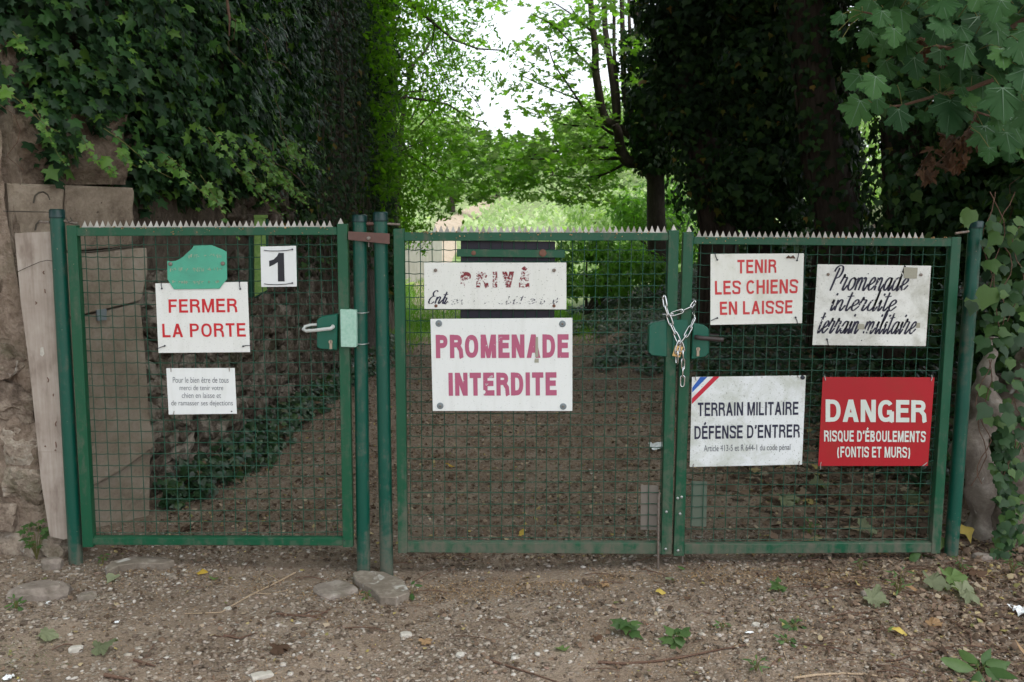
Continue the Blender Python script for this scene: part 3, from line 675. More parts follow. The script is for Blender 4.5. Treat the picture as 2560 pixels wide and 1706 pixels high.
def lumps(centers, N, flat=0.8):
    C = np.array([c[:3] for c in centers], float); R = np.array([c[3] for c in centers]); w = R**2; w = w/w.sum()
    i = rng.choice(len(C), N, p=w); d = unit(rng.normal(0, 1, (N, 3))); r = R[i]*rng.uniform(0.55, 1.05, N)*(1+.25*fnoise(d[:, 0]*3, d[:, 2]*3+i, 1.5, 2))
    p = C[i]+d*r[:, None]*np.array([1, 1, flat]); return p, d
def rr(a, b): return random.uniform(a, b)
# dark ivy-clad trunk at the end of the left wall
t = thing('ivy_clad_tree', 'dark tree trunk wrapped in ivy at the far end of the left wall', 'tree', (-1.75, 12.0, 0))
pts = [Vector((-1.72, 12, -0.1)), Vector((-1.72, 12, 1.2)), Vector((-1.74, 12, 2.6)), Vector((-1.9, 12, 4.2)), Vector((-2.1, 12, 7.5))]; rad = [.17, .15, .14, .13, .08]
mb = MB(); mb.tube(pts, rad, 12); mb.build('trunk', M['bark'], t)
p, n = around(pts, rad, 6000, .15, .55)
p2, d2 = lumps([(-1.9+rr(-.3, .3), 12.2+rr(-.5, .5), z, .5) for z in np.arange(3.0, 7.5, .35)]+[(-2.3, 13, 3.0, .8), (-2.2, 11.5, 4.5, .9)], 6000)
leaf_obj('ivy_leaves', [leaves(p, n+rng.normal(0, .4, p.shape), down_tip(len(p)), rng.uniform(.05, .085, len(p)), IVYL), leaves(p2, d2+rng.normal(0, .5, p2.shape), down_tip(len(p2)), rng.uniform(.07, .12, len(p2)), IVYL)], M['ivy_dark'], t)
for i, (px, Y, r, lab) in enumerate([(918, 11.2, .075, 'slim bare trunk seen between the gate posts, nearest the left wall'), (962, 13.6, .13, 'pale grey bare trunk seen just right of the paired gate posts')]):
    t = thing('bare_trunk_tree', lab, 'tree', (P(px, 700, Y).x, Y, 0)); b = Vector(t.location)
    mb = MB(); mb.tube([b+Vector((0, 0, -.1)), b+Vector((.02, 0, .3)), b+Vector((.0, 0, 1.6)), b+Vector((-.1, 0, 4.5))], [r*1.3, r, r*.9, r*.6], 12)
    mb.build('trunk', M['bark_grey'], t)
# left ash: arching thin branches and backlit drooping foliage
ash = thing('arching_ash_tree', 'leafy tree with thin arching branches overhanging the path from the left', 'tree', (-1.9, 15, 0))
def Z2(x, y, Y): return P(850+x/2.613, y/2.613, Y)
mb = MB()
brs = [([(380, 1500), (380, 1100), (400, 850), (430, 600), (480, 420), (560, 330), (620, 200)], 15, .05), ([(380, 1300), (340, 1000), (330, 800), (360, 500), (300, 200), (280, -100)], 15.3, .06),
       ([(380, -60), (500, 60), (620, 160), (740, 260), (900, 320), (1060, 330)], 13.5, .028), ([(240, 660), (450, 637), (700, 680), (860, 780), (960, 803)], 14, .022),
       ([(400, 985), (520, 930), (600, 900), (680, 860)], 14.2, .014), ([(400, 1005), (480, 1030), (600, 1110), (760, 1190), (900, 1200)], 14.2, .016),
       ([(480, 860), (600, 740), (660, 640), (680, 610)], 14.6, .018), ([(450, 800), (540, 640), (560, 540)], 14.4, .014), ([(740, 260), (720, 330), (780, 540)], 13.6, .010),
       ([(620, 160), (600, 300), (680, 480), (760, 620)], 13.5, .010), ([(430, 600), (560, 600), (700, 520), (760, 480)], 14.6, .012), ([(250, 250), (350, 230), (500, 240)], 14.5, .012),
       ([(800, 560), (900, 680), (960, 800)], 14, .008), ([(300, 1200), (420, 1160), (520, 1240), (600, 1330)], 14, .010)]
for pl, Y, r in brs:
    pp = [Z2(x, y, Y+0.15*k+rr(-.1, .1)) for k, (x, y) in enumerate(pl)]
    mb.tube(pp, np.linspace(r, r*.35, len(pp)), 6)
mb.build('branches', M['bark'], ash)
cl = []; N = 0
def xedge(y): return np.interp(y, [-150, 0, 60, 110, 160, 210, 260, 330, 400, 480, 570], [1230, 1195, 1225, 1300, 1300, 1225, 1180, 1220, 1170, 1140, 1080])
parts_ = []
for i in range(980):
    py = random.uniform(-170, 600); px = random.uniform(890, float(xedge(py))-15); Y = random.uniform(13.3, 18.0)
    if px > xedge(py)-90 and random.random() < 0.45: continue
    if px > 1075 and py > 470: continue
    if i % 5 == 0 and py < 480: px, Y = 860+130*random.random()**.6, random.uniform(10.4, 12.0)
    c = np.array(P(px, py, Y)); k = random.randint(18, 40)
    dr = np.array([rr(-.1, 1), rr(-.6, .3), rr(-.7, .0)]); dr /= np.linalg.norm(dr)
    u = rng.uniform(-.3, .45, (k, 1)); q = c[None]+dr[None]*u+rng.normal(0, .05, (k, 3))*np.array([1, 1, .7])
    parts_.append(q)
q = np.concatenate(parts_); q = q[q[:, 2] > height(q[:, 0], q[:, 1])+.05]; N = len(q)
leaf_obj('foliage', [leaves(q, rand_dir(N, (0, 0, .8), .55), down_tip(N, .7), rng.uniform(.045, .10, N), OVAL)], M['ash'], ash)
# dense dark growth behind it, on the far side of the wall
bt = thing('bushy_tree', 'dense bushy tree rising behind the left wall beyond the ivy', 'tree', (-3.6, 15, 0))
mb = MB(); mb.tube([(-3.6, 15, 0), (-3.6, 15, 3), (-3.8, 15.2, 6)], [.18, .15, .1], 8); mb.build('trunk', M['bark_dark'], bt)
p, d = lumps([(rr(-4.8, -2.6), rr(12, 17), rr(1.2, 6), rr(.7, 1.1)) for _ in range(40)], 15000)
leaf_obj('crown', [leaves(p, d+rng.normal(0, .5, p.shape), down_tip(len(p), .6), rng.uniform(.10, .20, len(p)), DIAM)], M['ash'], bt)

# the many-stemmed tree in the middle distance
tD = thing('sycamore_tree', 'small many-stemmed tree with curved limbs standing beyond the middle gate', 'tree', (P(1640, 600, 15).x, 15, 0))
mb = MB()
def limb(pl, r0, r1, Y=15.0, dy=0.0, sides=9, jit=0.0):
    pp = [Z2(x, y, Y+dy*k/(len(pl)-1)+rr(-jit, jit)) for k, (x, y) in enumerate(pl)]
    # smooth the polyline
    out = []
    for i in range(len(pp)-1):
        p0, p1, p2, p3 = pp[max(i-1, 0)], pp[i], pp[i+1], pp[min(i+2, len(pp)-1)]
        for k in range(4):
            t = k/4; out.append(0.5*((2*p1)+(p2-p0)*t+(2*p0-5*p1+4*p2-p3)*t*t+(3*p1-p0-3*p2+p3)*t*t*t))
    out.append(pp[-1]); mb.tube(out, np.linspace(r0, r1, len(out)), sides)
    return out
g0 = tD.location
limb([(2085, 1750), (2072, 1600), (2064, 1400), (2062, 1200), (2050, 1060), (2040, 940), (2030, 860)], .155, .12, sides=14)
mb.build('trunk', M['bark'], tD); mb = MB(); LB = []
for pl, r0, r1, dy in [
    ([(2050, 1060), (1970, 1050), (1890, 1060), (1850, 1020), (1828, 950), (1818, 870), (1796, 815)], .115, .060, -.3),
    ([(1800, 820), (1740, 790), (1705, 700), (1690, 600), (1668, 450), (1668, 330), (1655, 200), (1640, 50), (1630, -200)], .08, .04, -.2),
    ([(1800, 820), (1805, 760), (1790, 600), (1770, 450), (1745, 280), (1730, 150), (1722, -200)], .065, .04, .1),
    ([(2030, 930), (1960, 910), (1880, 870), (1820, 830)], .10, .06, .1),
    ([(1820, 800), (1820, 650), (1795, 400), (1790, 200), (1795, -200)], .035, .025, .2),
    ([(2030, 880), (1960, 790), (1890, 740), (1862, 620), (1850, 400), (1845, 150), (1835, -200)], .06, .035, .3),
    ([(1900, 770), (1920, 600), (1905, 400), (1890, 150), (1885, -200)], .035, .025, .5),
    ([(1975, 800), (1958, 600), (1945, 350), (1940, 100), (1935, -200)], .06, .045, .6),
    ([(2040, 900), (2060, 700), (2075, 450), (2080, 150), (2085, -200)], .06, .045, .3),
    ([(1855, 1035), (1700, 1038), (1580, 1052), (1500, 1046), (1300, 1040), (1050, 1042)], .032, .01, -.8),
    ([(1828, 990), (1720, 965), (1630, 958), (1500, 990), (1350, 992), (1180, 1040)], .028, .008, -1.2),
    ([(1880, 1058), (1790, 1110), (1690, 1150), (1550, 1160), (1370, 1145)], .026, .008, .5),
    ([(1700, 1150), (1650, 1200), (1560, 1260), (1500, 1330)], .012, .006, .2),
    ([(1400, 1060), (1300, 1110), (1200, 1180), (1100, 1260)], .014, .006, -.2),
    ([(1800, 885), (1740, 850), (1640, 770), (1560, 660), (1480, 540), (1400, 420), (1360, 300)], .026, .008, -1.0),
    ([(1720, 820), (1620, 825), (1500, 820), (1420, 800), (1350, 760)], .020, .007, -.5),
    ([(1560, 655), (1450, 610), (1300, 550), (1180, 490)], .014, .006, -.4),
    ([(1655, 220), (1600, 170), (1520, 100), (1400, 20)], .020, .008, -.5),
    ([(1668, 470), (1600, 400), (1540, 340), (1480, 250), (1380, 160), (1250, 90)], .02, .007, -.8),
    ([(1740, 330), (1690, 260), (1620, 180), (1560, 120), (1500, 40)], .02, .008, .5),
    ([(1805, 830), (1760, 720), (1700, 660), (1600, 640)], .012, .006, .3),
    ([(1740, 870), (1700, 910), (1680, 915)], .01, .006, .1)]:
    LB.append(limb(pl, r0, r1, 15.0, dy, 7, .04))
mb.build('limbs', M['bark'], tD)
# leaves: sprays near branches, and layers of sprays across the opening
gaps = [(1268, 110, 58, 92), (1238, 262, 60, 34), (1340, 318, 60, 22), (1190, 40, 45, 50), (1215, 170, 36, 40), (1330, 215, 26, 20), (1560, 190, 26, 60), (1470, 215, 40, 24), (1400, 240, 26, 18), (1530, 60, 20, 40), (1280, 330, 40, 20), (1185, 300, 24, 34)]
parts_ = []
for i in range(600):
    m_ = random.random()
    if m_ < .42: px, py = random.uniform(1110, 1560), random.gauss(420, 70)
    elif m_ < .86: px, py = random.uniform(1190, 1700), random.uniform(-120, 380)
    else: px, py = random.uniform(1440, 1760), random.uniform(240, 420)
    if any(((px-a)/c)**2+((py-b)/d)**2 < 1 for a, b, c, d in gaps): continue
    if (py > 430 and px > 1560) or py > 505: continue
    if py < 330 and random.random() < 0.10: continue
    Y = random.uniform(13.2, 16.6)
    if 1480 < px < 1720 and 230 < py < 470: Y = random.uniform(15.6, 17.5)
    c = np.array(P(px, py, Y)); k = random.randint(6, 19)
    parts_.append(c[None]+rng.normal(0, 1, (k, 3))*np.array([.16, .2, .045]))
for L in LB[9:]:
    for q in L[3::2]:
        k = 7; parts_.append(np.array(q)[None]+rng.normal(0, .13, (k, 3))*np.array([1, 1, .5])+np.array([0, 0, .03]))
q = np.concatenate(parts_); N = len(q)
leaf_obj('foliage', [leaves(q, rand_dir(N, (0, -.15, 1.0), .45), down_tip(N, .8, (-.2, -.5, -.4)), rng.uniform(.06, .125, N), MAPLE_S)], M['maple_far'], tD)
# ivy on its upper trunk
p, n = around([Z2(2090, 1130, 15), Z2(2050, 1020, 15), Z2(2045, 800, 15), Z2(2080, 500, 15), Z2(2100, 200, 15)], [.14, .15, .22, .30, .40], 4200, .24)
leaf_obj('ivy_leaves', [leaves(p, n+rng.normal(0, .5, p.shape), down_tip(len(p)), rng.uniform(.06, .10, len(p)), IVYL)], M['ivy_dark'], tD)

# big ivy-covered trunks on the right
def ivied(label, Y, line, r, Nt, thick, cl, Nc, zmin=.4, size=(.05, .085), leafm='ivy_dark'):
    b = P(line[0][0], line[0][1], Y); gz = hz(b.x, b.y)
    t = thing('ivy_clad_tree', label, 'tree', (b.x, b.y, gz)); pts = [Vector((b.x, b.y, gz-.2)), Vector((b.x, b.y, gz+(b.z-gz)*.5))]+[P(x, y, Y) for x, y in line]
    rad = list(np.linspace(r*1.25, r*.7, len(pts))); mb = MB(); mb.tube(pts, rad, 12)
    for k in range(7):                                   # creeper stems on the bark
        a = rr(0, 6.28); mb.tube([p+Vector((math.cos(a+.3*i), math.sin(a+.3*i), 0))*(rad[i]+.012) for i, p in enumerate(pts)], .014, 5)
    mb.build('trunk', M['bark_dark'], t)
    p, n = around(pts, rad, Nt, thick, gz+zmin)
    d = [leaves(p, n+rng.normal(0, .4, p.shape), down_tip(len(p)), rng.uniform(*size, len(p)), IVYL)]
    if cl:
        p, n = lumps(cl, Nc); k = p[:, 2] > height(p[:, 0], p[:, 1])+.1; p, n = p[k], n[k]
        k = ~((p[:, 1] > 6.3) & (np.abs((p[:, 0]/(p[:, 1]*CP+.0)*FPX+1280)-2176) < 52) & (p[:, 2] < 2.6) & (p[:, 2] > 1.55)); p, n = p[k], n[k]
        d.append(leaves(p, n+rng.normal(0, .5, p.shape), down_tip(len(p)), rng.uniform(size[0], size[1]*1.25, len(p)), IVYL))
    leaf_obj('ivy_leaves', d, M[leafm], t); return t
def pl(px, py, Y, r): q = P(px, py, Y); return (q.x, q.y, q.z, r)
ivied('leaning ivy-covered trunk just right of the many-stemmed tree', 10, [(1800, 575), (1772, 440), (1745, 320), (1722, 200), (1690, 0), (1650, -400)], .17, 5200, .26,
      [pl(1762+rr(-40, 50), rr(-250, 290), 10+rr(-.5, .5), rr(.18, .36)) for _ in range(30)]+[pl(rr(1670, 1780), rr(-200, 330), 10+rr(-.5, .5), rr(.08, .2)) for _ in range(34)]+[pl(rr(1615, 1720), rr(-160, 310), 10+rr(-.4, .4), rr(.10, .24)) for _ in range(20)]+[pl(rr(1700, 1860), rr(-300, 330), 10.4+rr(-.4, .4), rr(.3, .5)) for _ in range(22)], 15000, 1.3)
ivied('broad dark trunk with bare bark, just left of the bright green gap', 8.2, [(2095, 575), (2060, 400), (2045, 250), (2020, 80), (2010, -100), (2000, -500)], .17, 2000, .14,
      [pl(rr(1840, 1985), rr(-200, 560), 9.2+rr(-.5, .5), rr(.22, .4)) for _ in range(44)], 15000, .3, (.05, .08))
ivied('dark ivied trunk half hidden behind the big maple leaves', 7.4, [(2270, 575), (2262, 350), (2255, 150), (2250, -100), (2250, -500)], .15, 2500, .12,
      [pl(rr(2330, 2700), rr(-150, 620), 7+rr(-.9, .6), rr(.25, .45)) for _ in range(40)]+[pl(rr(2150, 2400), rr(-250, 120), 7.6+rr(-.4, .6), rr(.25, .4)) for _ in range(14)], 16000, .3, (.045, .075))
ivied('thin ivied stem pressed against the broad dark trunk beside the bright green gap', 9.0, [(2125, 575), (2130, 420), (2105, 250), (2090, 0), (2080, -400)], .08, 1500, .12, [], 0, .2)
ivied('ivied trunk standing far back between the leaning trunk and the broad one', 12.5, [(1905, 575), (1890, 400), (1880, 200), (1890, -50), (1890, -400)], .15, 4200, .4,
      [pl(rr(1820, 2140), rr(-150, 560), 13+rr(-.8, .8), rr(.3, .55)) for _ in range(40)], 12000, .3, (.06, .1))
# backing thicket far right with a gap
th = thing('thicket', 'dark leafy thicket closing off the right side behind the trunks', 'shrub', (4.5, 13, 1))
p, d = lumps([(rr(3.4, 9), rr(13.5, 17), rr(.6, 6.5), rr(.6, 1.1)) for _ in range(80)]+[(rr(2.9, 7), rr(10, 12.5), rr(3.2, 7), rr(.5, .9)) for _ in range(40)], 15000)
k = ~((np.abs((p[:, 0]/p[:, 1]*FPX+1280)-2178) < 70) & (p[:, 2] < 3.4)); p, d = p[k], d[k]
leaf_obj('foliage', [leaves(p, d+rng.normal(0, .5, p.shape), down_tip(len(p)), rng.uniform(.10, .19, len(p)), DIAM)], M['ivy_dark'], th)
# crowns added overhead, above the frame, to shade the path
ct = thing('added_canopy_tree', 'unseen tree added at the right so that its crown shades the path', 'tree', (5.2, 8.5, 1.0))
mb = MB(); mb.tube([(5.2, 8.5, 0), (5.1, 8.5, 3), (4.6, 8.4, 6), (3.6, 8.2, 7.5)], [.25, .22, .18, .1], 10); mb.build('trunk', M['bark_dark'], ct)
p, d = lumps([(rr(-3.5, 6.5), rr(5.6, 10.4), rr(5.6, 8.2), rr(.7, 1.2)) for _ in range(75)]+[(rr(2.5, 7.5), rr(3.5, 9), rr(3.6, 6.5), rr(.6, 1.0)) for _ in range(26)]+[(rr(-6, -3), rr(5, 12), rr(4.5, 7.5), rr(.6, 1.1)) for _ in range(30)], 34000, .6)
leaf_obj('crown', [leaves(p, d+rng.normal(0, .6, p.shape), down_tip(len(p)), rng.uniform(.14, .26, len(p)), DIAM)], M['ivy_dark'], ct)

rt = thing('added_shade_tree', 'unseen spreading tree added over the forecourt to shade the gates from above', 'tree', (-6.5, -1.0, 0))  # out-of-view crown added to cut the overhead light on gates and forecourt
mb = MB(); mb.tube([(-6.5, -1, -.1), (-6.4, -1, 3), (-5, -.8, 5.6), (-3, 0, 6.6)], [.3, .26, .2, .1], 10); mb.tube([(-6.4, -1, 3.4), (-4, 1.5, 5.2), (-1, 2.5, 6.2)], [.15, .1, .05], 8); mb.build('trunk', M['bark_dark'], rt)
p, d = lumps([(rr(-7, 7), rr(0.5, 5.6), rr(5.2, 7.8), rr(.7, 1.25)) for _ in range(52)]+[(rr(-7, 0), rr(-5, -1), rr(5.2, 7.8), rr(.7, 1.2)) for _ in range(12)], 20000, .6)
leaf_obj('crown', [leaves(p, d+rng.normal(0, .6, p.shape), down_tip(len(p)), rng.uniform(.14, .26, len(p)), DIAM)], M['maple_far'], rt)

# ---- right-hand hedge bank near the gate, and the ivied stump-like wall end
hb = thing('ivy_hedge', 'shadowy ivy hedge on the bank right of the gate', 'ivy', (3.2, 5.2, .3))
p, d = lumps([(rr(2.75, 3.9), rr(5.0, 6.6), rr(.4, 3.0), rr(.25, .45)) for _ in range(46)]+[(rr(2.55, 3.4), rr(4.6, 5.1), rr(1.3, 2.4), rr(.15, .3)) for _ in range(22)]+[(rr(2.42, 2.7), rr(4.5, 4.75), rr(.2, 2.3), rr(.08, .16)) for _ in range(22)], 18000)
leaf_obj('foliage', [leaves(p, d+rng.normal(0, .5, p.shape), down_tip(len(p)), rng.uniform(.04, .08, len(p)), IVY2)], M['ivy_edge'], hb)
mb = MB()
for i in range(36):
    q = Vector((rr(2.5, 3.1), rr(4.6, 5.2), rr(.4, 2.4))); pts = []
    for k in range(6): pts.append(q.copy()); q += Vector((rr(-.08, .08), rr(-.06, .06), -rr(.02, .14)))
    mb.tube(pts, rr(.002, .005), 4, caps=False)
o = mb.build('stem', M['twig'], hb); o['kind'] = 'stuff'
st = thing('ivied_wall_end', 'lumpy grey rendered masonry stub overgrown with ivy at the right edge', 'wall', (2.25, 4.35, 0))
def lumpy(name, pts, rad, mat, parent, amp=.035, sides=22, rings=26, sq=1.0):
    P_ = np.array([tuple(p) for p in pts]); amp *= 1.5; sides = 40; rings = 50; ts = np.linspace(0, len(pts)-1, rings); V = []
    for t in ts:
        c = [np.interp(t, range(len(pts)), P_[:, i]) for i in range(3)]; r = np.interp(t, range(len(pts)), rad)
        for k in range(sides):
            a = 2*math.pi*k/sides; q = Vector((math.cos(a), math.sin(a)*sq, 0)); v = Vector(c)+q*r
            nn = mnoise.noise(v*5)*amp*1.6+mnoise.noise(v*14)*amp*.7; V.append(v+q*nn)
    F = [(i*sides+k, i*sides+(k+1) % sides, (i+1)*sides+(k+1) % sides, (i+1)*sides+k) for i in range(rings-1) for k in range(sides)]
    F.append(tuple(range(sides*(rings-1), sides*rings))); mb = MB(); mb.add(V, F, 0, True); return mb.build(name, mat, parent)
def X(px, Y=4.3): return P(px, 1000, Y).x
lumpy('stub', [(X(2500), 4.42, -.1), (X(2490), 4.42, .12), (X(2476), 4.42, .42), (X(2496), 4.42, .68), (X(2512), 4.45, .86), (X(2522), 4.5, .93), (X(2524), 4.5, .94)], [.085, .07, .085, .06, .05, .03, .002], M['rock'], st)
lumpy('stub', [(X(2600), 4.40, -.1), (X(2585), 4.40, .25), (X(2588), 4.40, .6), (X(2600), 4.4, .85), (X(2604), 4.42, .93), (X(2605), 4.42, .94)], [.12, .085, .085, .075, .04, .002], M['concrete'], st)
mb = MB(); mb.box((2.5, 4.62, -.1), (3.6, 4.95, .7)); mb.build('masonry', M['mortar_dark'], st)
ei = thing('climbing_ivy', 'pale green large-leaved ivy climbing at the right edge of the picture', 'ivy', (2.3, 4.2, 0))
spots = []
for px, py, s_ in [(2475, 720, 52), (2438, 745, 40), (2480, 722, 44), (2512, 712, 30), (2545, 705, 26), (2525, 765, 36), (2550, 790, 40), (2430, 755, 34), (2482, 815, 34), (2500, 825, 30), (2462, 845, 34), (2520, 835, 36), (2548, 840, 40), (2490, 790, 26), (2540, 735, 26), (2505, 735, 22),
                   (2478, 650, 40), (2500, 588, 36), (2455, 600, 26), (2415, 540, 30), (2430, 525, 40), (2530, 565, 24), (2490, 560, 26), (2540, 545, 30), (2550, 605, 34), (2520, 930, 30), (2535, 955, 28), (2512, 1010, 36), (2470, 1015, 40), (2525, 1035, 34), (2548, 925, 26), (2550, 985, 30)]:
    spots.append((px+rr(-3, 3), py, rr(3.92, 4.12), s_*1.15))
for i in range(190):
    py = rr(1040, 1400); px = np.interp(py, [1040, 1150, 1280, 1400], [2500, 2480, 2500, 2470])+abs(random.gauss(0, 40)); spots.append((px, py, rr(4.08, 4.28), rr(16, 30)))
for i in range(130):
    spots.append((rr(2450, 2640), rr(520, 1060), rr(4.1, 4.3), rr(20, 34)))
pos = np.array([tuple(P(a, b, c)) for a, b, c, d in spots]); N = len(pos); sz = np.array([d*c/FPX for a, b, c, d in spots])
single_leaves(ei, 'leaf', pos, rand_dir(N, (-.15, -1, .7), .3), down_tip(N, .4), sz*1.15, IVY2, M['ivy_edge'])
mb = MB()
for i in range(9):
    px = rr(2460, 2590); q = P(px, 480 if i % 2 else 900, 4.15); pts = []
    a_ = rr(0, 6)
    for k in range(14): pts.append(q.copy()); q += Vector((.022*math.sin(k*.8+a_)+rr(-.006, .006), rr(-.01, .01), -rr(.03, .06)))
    mb.tube(pts, .0022, 5, caps=False)
mb.build('stem', M['twig'], ei)['kind'] = 'stuff'
mb = MB()
for x in np.arange(2.36, 2.62, .05): mb.tube([(x, 4.32, .9), (x, 4.32, 1.35)], .0016, 4)
for z in np.arange(.92, 1.36, .05): mb.tube([(2.34, 4.32, z), (2.62, 4.32, z)], .0016, 4)
props(mb.build('wire_netting', M['meshwire'], None, 0, (2.48, 4.32, .9)), 'scrap of old green wire netting behind the right edge ivy', 'netting')

# ---- ground ivy on the right bank
N = 36000; y = 5.0+12*rng.random(N)**.9; x = xb(y)+.0+rng.random(N)*np.interp(y, [5, 16], [2.6, 4.5])-.12
dens = fnoise(x, y, 1.5, 2.0)+fnoise(x, y, 4.0, 5)*.5+np.clip((x-xb(y))*1.6, 0, 1.6)
k = dens > .35; x, y = x[k], y[k]; z = height(x, y)+rng.uniform(.01, .13, len(x))
leaf_obj('ground_ivy', [leaves(np.stack([x, y, z], 1), rand_dir(len(x), (-.1, -.45, 1.0), .35), rand_dir(len(x), (0, -1, -.3), .6), rng.uniform(.035, .062, len(x)), IVY2)], M['ivy_ground'], None, 'carpet of glossy ground ivy on the bank behind the right gate', 'ground ivy')
# ivy and weeds along the foot of the left wall
N = 2900; y = 4.9+7.5*rng.random(N)**1.1; w = .10+.30*(.5+.5*fnoise(y*0, y, 1.1, 1)); x = np.interp(y, [4.9, 10.2, 15], [-1.88, -1.70, -1.72])+rng.random(N)*w*np.interp(y, [4.9, 5.4, 7], [.5, .8, 1.3])
k = (fnoise(x, y, 2.1, 6.0) > -.35); x, y = x[k], y[k]; z = height(x, y)+rng.uniform(.01, .16, len(x))*(1-.6*(x+1.8))
leaf_obj('wall_foot_ivy', [leaves(np.stack([x, y, z], 1), rand_dir(len(x), (.4, -.4, 1.0), .4), rand_dir(len(x), (0.3, -.7, -.3), .6), rng.uniform(.035, .07, len(x)), IVY2)], M['ivy_ground'], None, 'low ivy growing along the foot of the receding wall', 'ground ivy')
# grass beyond the path
N = 26000; y = 11.5+13*rng.random(N); x = rng.uniform(-2.4, 1.1, N); k = (rng.random(N) < sstep(11.5, 14.5, y)+(x < -1.2)*.5); x, y = x[k], y[k]
leaf_obj('grass', [leaves(np.stack([x, y, height(x, y)], 1), rand_dir(len(x), (0, -1, .1), .5), rand_dir(len(x), (0, 0, 1.2), .35), rng.uniform(.05, .16, len(x)), BLADE)], M['grass'], None, 'bright grass at the far end of the shaded path', 'grass')
# ---- far side: shrubs, hill wood, pale wall
def shrub(name, label, cat, cl, N, size, mat, tm=DIAM, loc=None):
    t = thing(name, label, cat, loc or (cl[0][0], cl[0][1], hz(cl[0][0], cl[0][1]))); mb = MB(); b = Vector(t.location)
    for c in cl[:6]: mb.tube([b, (b+Vector(c[:3]))/2+Vector((0, 0, .1)), Vector(c[:3])], [.03, .02, .008], 5)
    mb.build('stem', M['bark'], t)
    p, d = lumps(cl, N); leaf_obj('foliage', [leaves(p, d+rng.normal(0, .5, p.shape)+np.array([0, 0, .4]), down_tip(len(p), .6), rng.uniform(*size, len(p)), tm)], M[mat], t)
shrub('leafy_shrub', 'fresh green shrub right behind the curved trunk of the small tree', 'shrub', [pl(rr(1560, 1760), rr(460, 640), rr(17, 19), rr(.25, .5)) for _ in range(26)], 5500, (.07, .14), 'shrub', OVAL)
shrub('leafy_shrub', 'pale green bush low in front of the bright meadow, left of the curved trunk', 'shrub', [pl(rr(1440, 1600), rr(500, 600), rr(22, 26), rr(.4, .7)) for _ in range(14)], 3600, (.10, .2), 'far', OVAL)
shrub('leafy_shrub', 'sunlit bush glimpsed through the gap between two dark trunks on the right', 'shrub', [pl(rr(2090, 2270), rr(180, 520), rr(19, 22), rr(.5, .8)) for _ in range(26)], 6000, (.09, .17), 'far', OVAL)
shrub('nettle_patch', 'bright green herbs behind the mesh right of the hand-painted private sign', 'plant', [pl(rr(1400, 1640), rr(610, 720), rr(13.5, 17), rr(.15, .35)) for _ in range(34)], 5200, (.06, .13), 'shrub', OVAL)
N = 9; 
for i, (px, py, Y, h_, r_) in enumerate([(1130, 455, 46, 4.5, 2.2), (1245, 425, 60, 5, 3.0), (1380, 385, 72, 7, 3.8), (1480, 385, 66, 7, 3.6), (1545, 350, 78, 9, 4.5), (1060, 430, 58, 7, 3.5), (1620, 400, 60, 7, 3.4), (1720, 330, 52, 9, 4.0), (960, 380, 64, 9, 4.4), (1840, 300, 60, 10, 5)]):
    labs = ['pale round bush on the bright slope seen above the middle of the gate', 'hazy pale tree on the slope under the lowest patch of open sky', 'tall pale tree on the skyline left of the curved trunk', 'pale tree just left of the curved trunk limbs', 'tallest far tree on the skyline behind the curved limbs', 'far tree at the edge of the arching branches on the left', 'far tree directly behind the curved trunk', 'far tree hidden behind the leaning ivied trunk', 'far tree hidden behind the left arching foliage', 'far tree behind the right-hand ivy trunks']
    c = P(px, py, Y); h_ *= .62; t = thing('far_tree', labs[i], 'tree', (c.x, Y, hz(c.x, Y)), 'trees on the far slope'); b = Vector(t.location)
    mb = MB(); mb.tube([b, b+Vector((0, 0, h_*.5)), b+Vector((.2, 0, h_*.8))], [.16, .12, .05], 7); mb.build('trunk', M['bark'], t)
    p, d = lumps([(c.x+random.gauss(0, r_*.45), Y+random.gauss(0, r_*.4), b.z+h_*rr(.3, 1.0), r_*rr(.2, .38)) for _ in range(16)], 2600)
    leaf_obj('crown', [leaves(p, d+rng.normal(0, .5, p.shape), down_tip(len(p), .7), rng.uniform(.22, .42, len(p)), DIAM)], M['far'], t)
N = 26000; y = 20+70*rng.random(N)**1.3; x = rng.uniform(-.32, .36, N)*y*1.1; z = height(x, y)+np.abs(fnoise(x, y, .5, 3))*1.6*rng.random(N)+.05
k = ~((np.abs(x-np.interp(y, [15, 20, 28, 40, 60], [-1.1, -1.6, -2.2, -2.6, -1])) < .7)); x, y, z = x[k], y[k], z[k]
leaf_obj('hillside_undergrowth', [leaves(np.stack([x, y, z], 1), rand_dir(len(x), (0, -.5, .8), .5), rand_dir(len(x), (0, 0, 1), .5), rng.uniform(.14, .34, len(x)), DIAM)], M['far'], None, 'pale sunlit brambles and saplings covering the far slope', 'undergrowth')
mb = MB()
a, b = Vector((-2.55, 18, 0)), Vector((-1.95, 27, 0)); mb.prism([a, b, b+Vector((0, 0, 1.35)), a+Vector((0, 0, 1.3))], [a+Vector((-.3, 0, 0)), b+Vector((-.3, 0, 0)), b+Vector((-.3, 0, 1.35)), a+Vector((-.3, 0, 1.3))])
props(mb.build('pale_wall', M['screen_pale'], None, .01, (-2.5, 18, 0)), 'low pale wall in bright light beyond the left trunks', 'wall')

